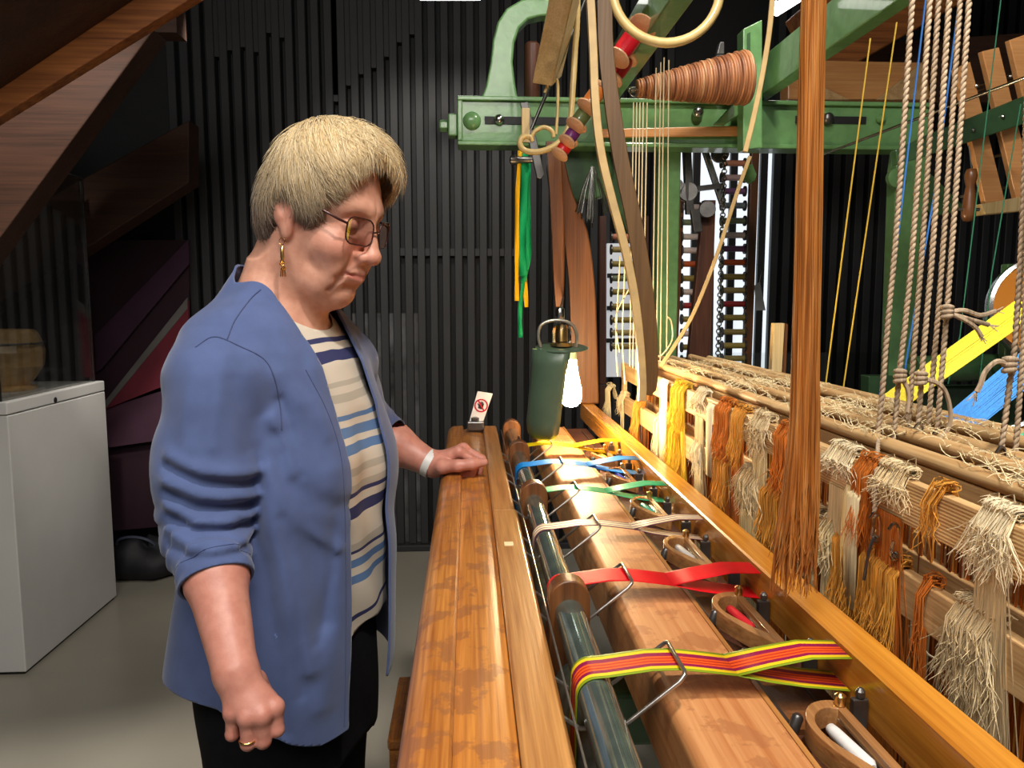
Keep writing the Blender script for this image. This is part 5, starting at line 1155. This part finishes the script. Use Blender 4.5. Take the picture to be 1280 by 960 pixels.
tuft('l', 766, .06, .05, 'cream_yarn', 36, 'cream yarn tuft at the far end of the lower slat', under='grey_yarn')
tuft('l', 784, .05, .05, 'grey_yarn', 36, 'greyish yarn tuft beside the far end cream one, lower slat', under='cream_yarn')
tuft('l', 803, .07, .055, 'gold_yarn', 50, 'golden yarn tuft beyond the lamp-lit white cord, lower slat', under='orange_yarn')
tuft('l', 853, .085, .06, 'yellow_yarn', 70, 'bright yellow yarn tuft next to the lamp-lit white cord, lower slat', under='gold_yarn')
tuft('l', 886, .035, .06, 'white_yarn', 26, 'thin white yarn tuft between the yellow and amber ones, lower slat', under='cream_yarn')
tuft('l', 918, .06, .035, 'gold_yarn', 40, 'short amber yarn tuft over orange strands, lower slat', under='orange_yarn')
tuft('l', 956, .07, .055, 'grey_yarn', 110, 'wide greyish cotton fringe past the amber tuft, lower slat', .0010, 'cream_yarn')
tuft('l', 1036, .05, .07, 'grey_yarn', 80, 'fluffy grey fringe beside the big hanging yarn bundle, lower slat', .0009, 'grey_yarn')
tuft('l', 1092, .045, .05, 'gold_yarn', 46, 'loose golden fringe under the steel clips, lower slat', .0010, 'gold_yarn')
tuft('l', 1142, .065, .06, 'gold_yarn', 80, 'broad golden fringe nearer than the steel clips, lower slat', .0010, 'orange_yarn')
tuft('l', 1206, .012, .10, 'orange_yarn', 9, 'few single rust strands tied round the lower slat', .0010, 'orange_yarn', .1)
tuft('l', 1278, .045, .075, 'grey_yarn', 200, 'big fluffy cream cotton fringe nearest on the lower slat', .0008, 'grey_yarn')
tuft('u', 812, .06, .05, 'orange_yarn', 40, 'orange yarn tuft at the far end of the upper slat')
tuft('u', 858, .09, .05, 'yellow_yarn', 70, 'yellow yarn tuft near the lamp-lit white cord, upper slat', under='yellow_yarn')
tuft('u', 886, .05, .03, 'white_yarn', 60, 'white knotted yarn tuft over a flat cord, upper slat', .0011, 'cream_yarn')
tuft('u', 918, .055, .06, 'orange_yarn', 60, 'orange yarn tuft falling straight, upper slat', .0012, 'orange_yarn')
tuft('u', 968, .05, .05, 'grey_yarn', 90, 'cream cotton fringe past the orange tuft, upper slat', .0009, 'cream_yarn')
tuft('u', 1078, .05, .026, 'white_yarn', 90, 'pale fluffy fringe under the rope knots, upper slat', .0009, 'grey_yarn')
tuft('u', 1150, .045, .028, 'grey_yarn', 110, 'pale fringe over rust strands, nearer than the rope knots, upper slat', .0009, 'orange_yarn')
tuft('u', 1298, .034, .05, 'white_yarn', 130, 'fluffy white fringe nearest on the upper slat', .0008, 'grey_yarn')
tuft('l', 832, .05, .05, 'cream_yarn', 30, 'cream yarn tuft behind the lamp-lit white cord, lower slat', under='gold_yarn')
tuft('l', 986, .06, .05, 'gold_yarn', 40, 'golden yarn tuft hidden partly by the big yarn bundle, lower slat', under='orange_yarn')
tuft('l', 1066, .03, .05, 'cream_yarn', 26, 'small cream yarn tuft between the tapes, lower slat', under='cream_yarn')
tuft('u', 938, .05, .05, 'gold_yarn', 34, 'golden yarn tuft beside the orange straight one, upper slat', under='orange_yarn')
tuft('u', 1000, .05, .05, 'orange_yarn', 36, 'orange yarn tuft behind the big yarn bundle, upper slat', under='gold_yarn')
tuft('u', 1112, .035, .035, 'orange_yarn', 36, 'rust yarn tuft between the two pale fringes, upper slat', .0010, 'orange_yarn')
tuft('u', 1212, .02, .06, 'gold_yarn', 12, 'few loose golden strands hanging alone, upper slat', .0010)
# flat white tapes passing down the front frame
def tape(px, z0, z1, wd, label, X=HX-.0145, mat='white_yarn'):
    Y = 960*X/(px-585); P = [(X+.004, Y, z0), (X, Y, z0-.01), (X, Y, (z0+z1)/2), (X+.002, Y, z1)]
    return tag(MB().strip([[Vector(p)+Vector((0, -wd/2, 0)), Vector(p)+Vector((-.0015, 0, 0)), Vector(p)+Vector((0, wd/2, 0))] for p in P]).build('heddle_tape', M[mat], None, 60, thick=.0015), label, 'tape', 'tapes on the heddle frames')
tape(833, H-.165, H-.36, .055, 'broad white tape lit brightly by the bulb')
tape(893, H-.175, H-.30, .03, 'white tape under the knotted tuft')
tape(1022, H-.18, H-.34, .03, 'cream tape half behind the big yarn bundle', mat='cream_yarn')
tape(1085, H-.2, H-.33, .034, 'cream tape beside the steel clips', mat='cream_yarn')
# loose white strings
for pts, lab in (([(1135, 783), (1148, 782), (1153, 795), (1156, 815)], 'short curled white string end on the lower slat'), ([(1150, 800), (1160, 818), (1180, 828), (1184, 838)], 'white string end hanging loose below the lower slat')):
    tag(MB().tube(spl([W(x, y, .70) for x, y in pts], 5), .0011, 5).build('loose_string', M['white_yarn'], None, 60), lab, 'string')
# fuzz lying on the upper bars
fz = Strands()
for i in range(480):
    X = rng.choice([.462, .505, .55, .60]); y = rng.uniform(.45, 1.95)
    if rng.random() < .9: y = rng.choice([.60, .64, .86, 1.0, 1.08, 1.3, 1.36, 1.55, 1.75])+rng.normal(0, .028)
    p = Vector((X, y, H-.150)); a0 = rng.uniform(0, 6.28)
    fz.strand([p+Vector((math.cos(a0)*t*.0035+.004*math.sin(t*.9+a0*3), math.sin(a0)*t*.006+.004*math.cos(t*.8+a0*2), .003+.005*math.sin(t*.7+a0))) for t in range(10)], .0005)
stuff(tag(fz.build('thread_fluff', M['cream_yarn'], None, 80), 'loose cream thread fluff lying along the heddle frame tops', 'yarn'))
# ------------------------------------------------------------------ ropes and cords
def rope_mesh(pts, r, name, mat, label, cat='rope', group=None, tw=True):
    P = spl(pts, 8)
    if not tw: return tag(MB().tube(P, r, 6).build(name, mat, None, 60), label, cat, group)
    Q = [P[0]]; d = 0                           # resample, then two twisted plies
    mb = MB(); step = r*.5; L = [0]
    for i in range(1, len(P)): L.append(L[-1]+(P[i]-P[i-1]).length)
    n = max(8, int(L[-1]/step)); ply = [[], []]
    arr = np.array([tuple(p) for p in P]); s_ = np.linspace(0, L[-1], n); X_ = [np.interp(s_, L, arr[:, k]) for k in range(3)]
    tdir = (P[-1]-P[0]).normalized(); a_ = Vector((0, 1, 0)); u = (a_-tdir*a_.dot(tdir)).normalized(); v_ = tdir.cross(u)
    for k in range(n):
        an = k*.75; o = (u*math.cos(an)+v_*math.sin(an))*r*.34; c_ = Vector((X_[0][k], X_[1][k], X_[2][k])); ply[0].append(c_+o); ply[1].append(c_-o)
    for pl_ in ply: mb.tube(pl_, r*.68, 5)
    return tag(mb.build(name, mat, None, 80), label, cat, group)
RP = [[(1141, -8), (1121, 280), (1110, 400), (1102, 500), (1096, 552)], [(1163, -8), (1143, 280), (1132, 400), (1124, 468), (1117, 555)], [(1174, -8), (1155, 280), (1144, 420), (1138, 500), (1133, 560)],
      [(1187, -8), (1168, 280), (1158, 400), (1152, 472), (1147, 545)], [(1201, -8), (1181, 280), (1172, 400), (1163, 500), (1158, 560)], [(1212, -8), (1192, 280), (1184, 385), (1176, 480), (1170, 556)]]
RY = [.84, .86, .88, .85, .89, .87]
rl = ['first hemp rope from the wooden stick, running down to the longest hook', 'second hemp rope, with a low knot above the harness', 'third hemp rope, plain between two knotted ones', 'fourth hemp rope, with a knot and a curling tail', 'fifth hemp rope, plain beside the high knot', 'sixth hemp rope, with a high frayed knot']
for pts, Y, lab in zip(RP, RY, rl): rope_mesh([W(x, y, Y) for x, y in ext(pts)], .0034, 'hemp_rope', M['rope'], lab, 'rope', 'hemp ropes over the harness')
rope_mesh([W(x, y, .74) for x, y in [(1300, -330), (1283, 150), (1277, 300), (1268, 440), (1262, 480), (1252, 560)]], .0032, 'hemp_rope', M['rope'], 'hemp rope nearest the frame edge, knotted above a dark hook', 'rope', 'hemp ropes over the harness')
rope_mesh([W(x, y, .73) for x, y in [(1310, -330), (1288, 200), (1280, 400), (1272, 530), (1266, 600)]], .0030, 'hemp_rope', M['rope'], 'hemp rope beside the dark hook, running to the fluffy fringe', 'rope', 'hemp ropes over the harness')
def knot(px, py, Y, label, tails):
    c = W(px, py, Y-.004); mb = MB()
    for i in range(3): mb.torus(c+Vector((0, 0, (i-1)*.0052)), (.15*(i-1), .2, 1), .0048, .0029, 12, 6)
    for t in tails:
        P = spl([c]+[W(x, y, Y-.006) for x, y in t], 6); mb.tube(P, [.0027]*len(P), 6)
        e = P[-1]; dv = (P[-1]-P[-2]).normalized()
        for k in range(7): mb.tube([e, e+dv*.008+Vector((rng.normal(0, .003), rng.normal(0, .002), rng.normal(0, .003)))], .0006, 3)
    return tag(mb.build('rope_knot', M['rope'], None, 60), label, 'knot', 'knots in the hemp ropes')
knot(1184, 390, .866, 'high rope knot with two frayed tails', [[(1205, 388), (1225, 394), (1244, 389)], [(1208, 398), (1222, 402), (1236, 406)], [(1206, 400), (1220, 410), (1227, 421)]])
knot(1125, 470, .856, 'low rope knot on the second rope', [[(1134, 485), (1136, 500), (1134, 515)]])
knot(1151, 473, .846, 'low rope knot whose long tail curls to the slat', [[(1170, 478), (1182, 490), (1188, 515), (1184, 538), (1160, 562), (1128, 590)]])
knot(1262, 456, .736, 'rope knot near the frame edge with a bent tail', [[(1246, 452), (1232, 464), (1226, 480), (1221, 490)]])
# steel clips
def clip(px, py, Y, ln, label, mt='steel'):
    a, b_ = W(px, py, Y), W(px+1, py+ln, Y); w_ = .0052
    mb = MB(); mb.tube(spl([a+Vector((-w_, 0, 0)), a+Vector((0, 0, .006)), a+Vector((w_, 0, 0)), b_+Vector((w_, 0, 0)), b_+Vector((0, 0, -.006)), b_+Vector((-w_*.7, 0, 0)), lerp(a, b_, .45)+Vector((-w_*.3, -.002, 0))], 5), .0017, 6)
    o = mb.build('snap_hook', M[mt], None, 60); MB().lathe([(.002, -.003), (.0034, 0), (.002, .003)], b_+Vector((0, -.003, 0)), (0, 1, 0), 10).build('rivet', M[mt], o); return tag(o, label, 'hook', 'steel hooks of the harness')
clip(1117, 548, .83, 26, 'steel snap hook below the second rope')
clip(1148, 536, .82, 28, 'steel snap hook below the fourth rope')
clip(1170, 545, .85, 26, 'steel snap hook below the sixth rope')
clip(1093, 648, .725, 24, 'steel snap hook at the lower slat, end of the long cord')
clip(1117, 662, .695, 30, 'twin steel snap hook over the golden fringe')
clip(1251, 566, .735, 24, 'dark iron hook near the frame edge', 'iron')
rope_mesh([W(1098, 550, .80), W(1095, 600, .735), W(1093, 646, .726)], .0026, 'hook_cord', M['rope'], 'short cord running over the upper slat to the lowest hook', 'cord')
rope_mesh([W(x, y, .722) for x, y in [(1092, 672), (1086, 690), (1080, 725)]], .0018, 'hook_cord', M['iron'], 'dark wire below the lowest hook at the lower slat', 'cord', None, False)
for px, lab in ((1082, 'pair of thin steel heddle wires beside the cream tape'), (1112, 'thin steel heddle wire above the twin hook')):
    tag(MB().tube([W(px, 575, 388/(px-585)), W(px, 660, 388/(px-585))], .0014, 6).build('heddle_wire', M['steel'], None, 60), lab, 'wire')
# coloured threads from above
tm = {c: plain(c.replace(' ', '_')+'_thread', v, .6, 0, .05) for c, v in (('yellow', sr(214, 176, 50)), ('blue', sr(40, 110, 190)), ('green', sr(30, 110, 80)), ('cream', sr(226, 208, 166)))}
def thread(c, pts, Y, r, lab, group): tag(MB().tube([W(x, y, Y) for x, y in (ext(pts) if pts[0][1] < 0 else pts)], r, 5).build('warp_thread', tm[c], None, 60), lab, 'thread', group)
thread('yellow', [(1088, 48), (1030, 497)], 1.55, .0017, 'yellow warp thread nearer the wooden stick', 'coloured threads over the harness')
thread('yellow', [(1121, 28), (1052, 500)], 1.55, .0017, 'yellow warp thread nearer the green post', 'coloured threads over the harness')
thread('blue', [(1158, -8), (1099, 500)], 1.3, .0016, 'blue warp thread running beside the first hemp rope', 'coloured threads over the harness')
thread('blue', [(1200, -8), (1170, 230), (1130, 470)], 1.3, .0016, 'blue warp thread among the middle hemp ropes', 'coloured threads over the harness')
thread('green', [(1252, -8), (1200, 420), (1185, 480)], 1.25, .0010, 'green warp thread crossing the wooden slats', 'coloured threads over the harness')
thread('green', [(1276, 130), (1240, 340), (1215, 560)], 1.25, .0010, 'green warp thread in front of the orange disc', 'coloured threads over the harness')
for i, (xt, xb, yt) in enumerate([(792, 787, 128), (796, 791, 128), (800, 795, 128), (804, 799, 128), (809, 803, 128), (820, 815, 85), (826, 820, 78), (830, 825, 72), (836, 833, 75)]):
    thread('cream', [(xt, yt), (xb, 458+i*2)], 1.86, .0016, 'cream heddle cord, '+['first', 'second', 'third', 'fourth', 'fifth', 'sixth', 'seventh', 'eighth', 'ninth'][i]+' from the thick brown strap', 'cream cords by the drum')
for i, pts in enumerate([[(775, 320), (770, 420), (772, 470)], [(781, 330), (778, 420), (781, 480)], [(787, 360), (772, 388), (770, 410), (774, 440)], [(833, 395), (839, 402), (840, 425), (829, 442), (822, 446)]]):
    rope_mesh([W(x, y, 1.85) for x, y in pts], .0018, 'cream_cord', M['cream_yarn'], ['cream cord end hanging farthest by the brown arm', 'cream cord end beside the farthest one', 'looped cream cord end by the brown arm', 'looped cream cord end on the green post'][i], 'cord', None, False)
# steel rod and right-hand wooden slats
tag(MB().tube([W(1029, 193, 2.0), W(1300, 90, 1.5)], .0035, 8).build('long_rod', M['steel'], None, 60), 'long thin steel rod slanting across the hemp ropes', 'rod')
tw_ = thing('slatted_swift', W(1240, 250, 1.7), 'wooden slatted frame tilted on a green bar above the orange disc', 'frame')
SY_ = 1.72
for pts in ([(1194, 86), (1213, 77), (1256, 250), (1232, 254)], [(1228, 64), (1249, 59), (1295, 246), (1271, 250)], [(1262, 50), (1285, 42), (1330, 240), (1306, 244)]):
    MB().prism([W(*p_, SY_) for p_ in pts], (-.002, .014, 0)).build('slat', M['orange_wood'], tw_, bevel=.0015)
MB().prism([W(*p_, SY_-.02) for p_ in [(1226, 255), (1330, 236), (1330, 258), (1232, 268)]], (0, .05, 0)).build('bottom_rail', M['block'], tw_, bevel=.0015)
MB().prism([W(*p_, SY_-.03) for p_ in [(1120, 188), (1160, 168), (1300, 112), (1300, 148), (1180, 188), (1122, 206)]], (0, .025, 0)).build('green_bar', M['green_dark'], tw_, bevel=.002)
for a, b_ in (((1222, 108), (1300, 78)), ((1215, 116), (1300, 90)), ((1240, 196), (1300, 184)), ((1200, 246), (1300, 226))):
    MB().tube([W(*a, SY_+.03), W(*b_, SY_+.03)], .0035, 8).build('cross_rod', M['steel'], tw_, smooth=60)
for px, py in ((1216, 163), (1253, 146), (1220, 108), (1262, 96)):
    p = W(px, py, SY_-.031 if py > 120 else SY_); MB().lathe([(.004, 0), (.004, .004), (.001, .006)], p, (0, -1, 0), 8).build('screw', M['steel'], tw_)
hn = thing('turned_handle', W(1210, 276, 1.5), 'turned brown wooden handle hanging on a wire beside the slatted frame', 'handle')
q1 = W(1210, 277, 1.5); px_ = 1.5/960
MB().lathe([(.003, 0), (6*px_, .002), (8.5*px_, 8*px_), (8*px_, 18*px_), (6.5*px_, 34*px_), (5*px_, 44*px_), (7*px_, 52*px_), (7.5*px_, 58*px_), (5.5*px_, 65*px_), (.003, 66*px_)], q1, (0, 0, 1), 20).build('grip', M['brown_wood'], hn, smooth=60)
MB().tube([W(1197, 262, 1.5), W(1224, 262, 1.5)], .0032, 8).build('pin', M['steel'], hn, smooth=60)
MB().tube([q1+Vector((0, 0, 66*px_)), W(1211, 182, 1.5)], .0012, 5).build('hanger_wire', M['steel'], hn)
# orange discs and warps
def disc(px, py, r, Y, label):
    c = W(px, py, Y); t = thing('warp_beam_disc', c-Vector((0, 0, r)), label, 'disc', 'orange warp beam discs'); ax = Vector((-.28, -1, .12))
    MB().lathe([(.004, .01), (r*.93, .01), (r*.93, -.01), (.004, -.01)], c, ax, 48).build('face', plain('orange_lacquer', sr(206, 128, 40), .3, 0, .06, 10, 0, .3), t, smooth=40)
    MB().lathe([(r*.932, .013), (r, .010), (r*1.01, 0), (r, -.012), (r*.932, -.012), (r*.932, .013)], c, ax, 48, False).build('rim', M['steel'], t, smooth=50)
    MB().lathe([(.003, .012), (.02, .012), (.016, .03), (.003, .032)], c, ax, 20).build('hub', M['green_dark'], t, smooth=40)
    MB().lathe([(.02, .02), (.02, .24)], c, -ax, 16).build('shaft', M['green_dark'], t, smooth=40)
disc(1304, 384, .096, 1.40, 'orange disc with a steel rim behind the yellow warp')
disc(1296, 590, .080, 1.10, 'orange disc with a steel rim below the blue warp')
gcst = thing('green_rocker', W(1200, 480, 1.65), 'dark green iron rocker arms behind the coloured warps', 'machinery')
MB().tube([W(1140, 462, 1.65), W(1262, 458, 1.65)], .030, 14).build('tube', M['green_dark'], gcst, smooth=50)
for px in (1155, 1250): MB().torus(W(px, 455, 1.6), (.3, 1, 0), .032, .012, 20, 8, 0, math.pi, Vector((1, 0, 0))).build('rocker', M['green_dark'], gcst, smooth=60)
MB().box(W(1140, 560, 1.72), W(1260, 480, 1.76)).build('side_casting', M['green_dark'], gcst, bevel=.006)
MB().bar(W(1258, 450, 1.62), W(1262, 330, 1.62), (.012, 0, 0), (0, .012, 0)).build('arm', M['green_dark'], gcst, bevel=.003)
def warp(p0, p1, Y, wd, mat, label):
    a, b_ = W(*p0, Y), W(*p1, Y); n = 30; mb = MB(); u = Vector((0, 1, 0))
    for i in range(n):
        o = u*wd*(i/(n-1)-.5); mb.tube([a+o*.9, lerp(a, b_, .5)+o*.97+Vector((0, 0, rng.normal(0, .0006))), b_+o], .00105, 4)
    return stuff(tag(mb.build('warp_band', mat, None, 80), label, 'warp threads'))
wm = lambda nm, c: yarn(nm, c, .25, .45)
warp((1102, 512), (1345, 340), 1.13, .084, wm('lemon_warp', sr(240, 214, 20)), 'lemon yellow band of warp threads rising toward the orange disc')
warp((1178, 546), (1345, 408), .955, .078, wm('azure_warp', sr(20, 140, 226)), 'azure band of warp threads rising below the yellow one')
warp((1262, 572), (1345, 505), .80, .04, wm('mint_warp', sr(90, 190, 150)), 'mint green band of warp threads at the edge under the azure one')
# the big hanging yarn bundle in the foreground
bu = Strands(); ctr = [(1024, -330), (1017, -25), (1014, 120), (1011, 260), (1008, 400), (1006, 520), (1002, 600), (997, 660), (993, 700), (990, 742)]; wd_ = [.0092, .0095, .0100, .0105, .0110, .0125, .0155, .0180, .0195, .0215]
cp = [W(x, y, .66) for x, y in ctr]
for i in range(330):
    an = rng.uniform(0, 6.28); rr = math.sqrt(rng.uniform(0.2, 1)); tw = rng.uniform(-.5, .5); end = rng.choice([8, 9, 9, 9, 10])
    P = []
    for k in range(min(end, 10)):
        a_ = an+tw*k*.3; q2 = wd_[k]*rr; P.append(cp[k]+Vector((math.cos(a_)*q2, math.sin(a_)*q2*.8, 0))+Vector((rng.normal(0, .0006), 0, 0)))
    P[-1] = P[-1]+Vector((rng.normal(0, .003), 0, rng.uniform(-.004, .012)))
    bu.tube(spl(P, 2), [.00095]*(2*len(P)-4)+[.0008, .0006, .0003], 3, False)
m, nt, b0 = new_mat('amber_bundle_yarn'); n1 = node(nt, 'ShaderNodeTexNoise', Scale=1.0, Detail=3.0); nt.links.new(coords(nt, (300, 300, 8)), n1.inputs['Vector'])
nt.links.new(ramp(nt, n1.outputs[0], [(.25, sr(124, 70, 26)), (.5, sr(184, 116, 52)), (.75, sr(216, 160, 92))]), b0.inputs['Base Color']); b0.inputs['Roughness'].default_value = .5
tag(bu.build('yarn_bundle', m, None, 80), 'long thick amber yarn bundle hanging nearest before the harness', 'yarn')
# ------------------------------------------------------------------ on and by the breast beam
sg = thing('no_touch_sign', Wz(596, 532, BZ), 'small white no-touching sign held in an iron block on the breast beam', 'sign')
SGY = 1.87; s0 = W(604, 528, SGY)
MB().box((s0.x-.040, SGY-.012, BZ+.0005), (s0.x+.002, SGY+.016, BZ+.022)).build('base_block', M['iron'], sg, bevel=.003)
p = W(600, 524, SGY); MB().lathe([(.010, 0), (.011, .001), (.011, .008), (.006, .010)], (s0.x-.020, SGY+.002, BZ+.0222), (0, 0, 1), 6).build('nut', M['iron'], sg)
cA, cB, cC, cD = W(586, 529, SGY), W(602, 533, SGY), W(616, 492, SGY), W(597, 489, SGY)
nrm = (cB-cA).cross(cD-cA).normalized()
if nrm.y > 0: nrm = -nrm
MB().prism([cA, cB, cC, cD], -nrm*.003).build('card', plain('white_sign_card', (.78, .76, .74), .5, 0, .02), sg)
cm = (cA+cB+cC+cD)/4+nrm*.0006; ux = ((cC-cD)+(cB-cA)).normalized(); uy = ((cD-cA)+(cC-cB)).normalized(); ux = (ux-uy*ux.dot(uy)).normalized()
RS = .0168; cm = cm+uy*.008
def disc_ring(r0, r1, z, n=32): return MB().strip([[cm+nrm*z+(ux*math.cos(a)+uy*math.sin(a))*r for r in (r0, r1)] for a in [2*math.pi*i/n for i in range(n+1)]])
hand = MB()
def blob(pts): hand.add([cm+nrm*.0003+ux*x*RS+uy*y*RS for x, y in pts], [tuple(range(len(pts)))])
blob([(-.32, -.5), (.28, -.5), (.36, -.1), (.30, .1), (-.34, .1), (-.36, -.2)])
for x, h in ((-.26, .42), (-.08, .56), (.10, .52), (.26, .36)): blob([(x-.075, .08), (x+.075, .08), (x+.075, h), (x, h+.07), (x-.075, h)])
blob([(-.34, -.2), (-.6, .12), (-.5, .22), (-.3, .04)])
hand.build('hand_symbol', M['black'], sg)
red = plain('sign_red', sr(190, 20, 50), .5, 0, .03)
disc_ring(RS*.8, RS, .0006).build('red_ring', red, sg)
d_ = (ux-uy).normalized(); e_ = (ux+uy).normalized()
MB().add([cm+nrm*.0009+d_*s1*RS*.82+e_*s2*RS*.1 for s1, s2 in ((-1, -1), (1, -1), (1, 1), (-1, 1))], [(0, 1, 2, 3)]).build('red_slash', red, sg)
bn = thing('low_bench', (.05, 1.62, 0), 'low orange-brown wooden bench beyond the breast beam', 'bench')
MB().box((-.172, 1.5, .495), (.30, 1.77, .52)).build('seat', M['beam'], bn, bevel=.006)
for x, y in ((-.15, 1.52), (-.15, 1.74), (.27, 1.52), (.27, 1.74)): MB().box((x-.018, y-.018, 0), (x+.018, y+.018, .4945)).build('leg', M['beam'], bn)
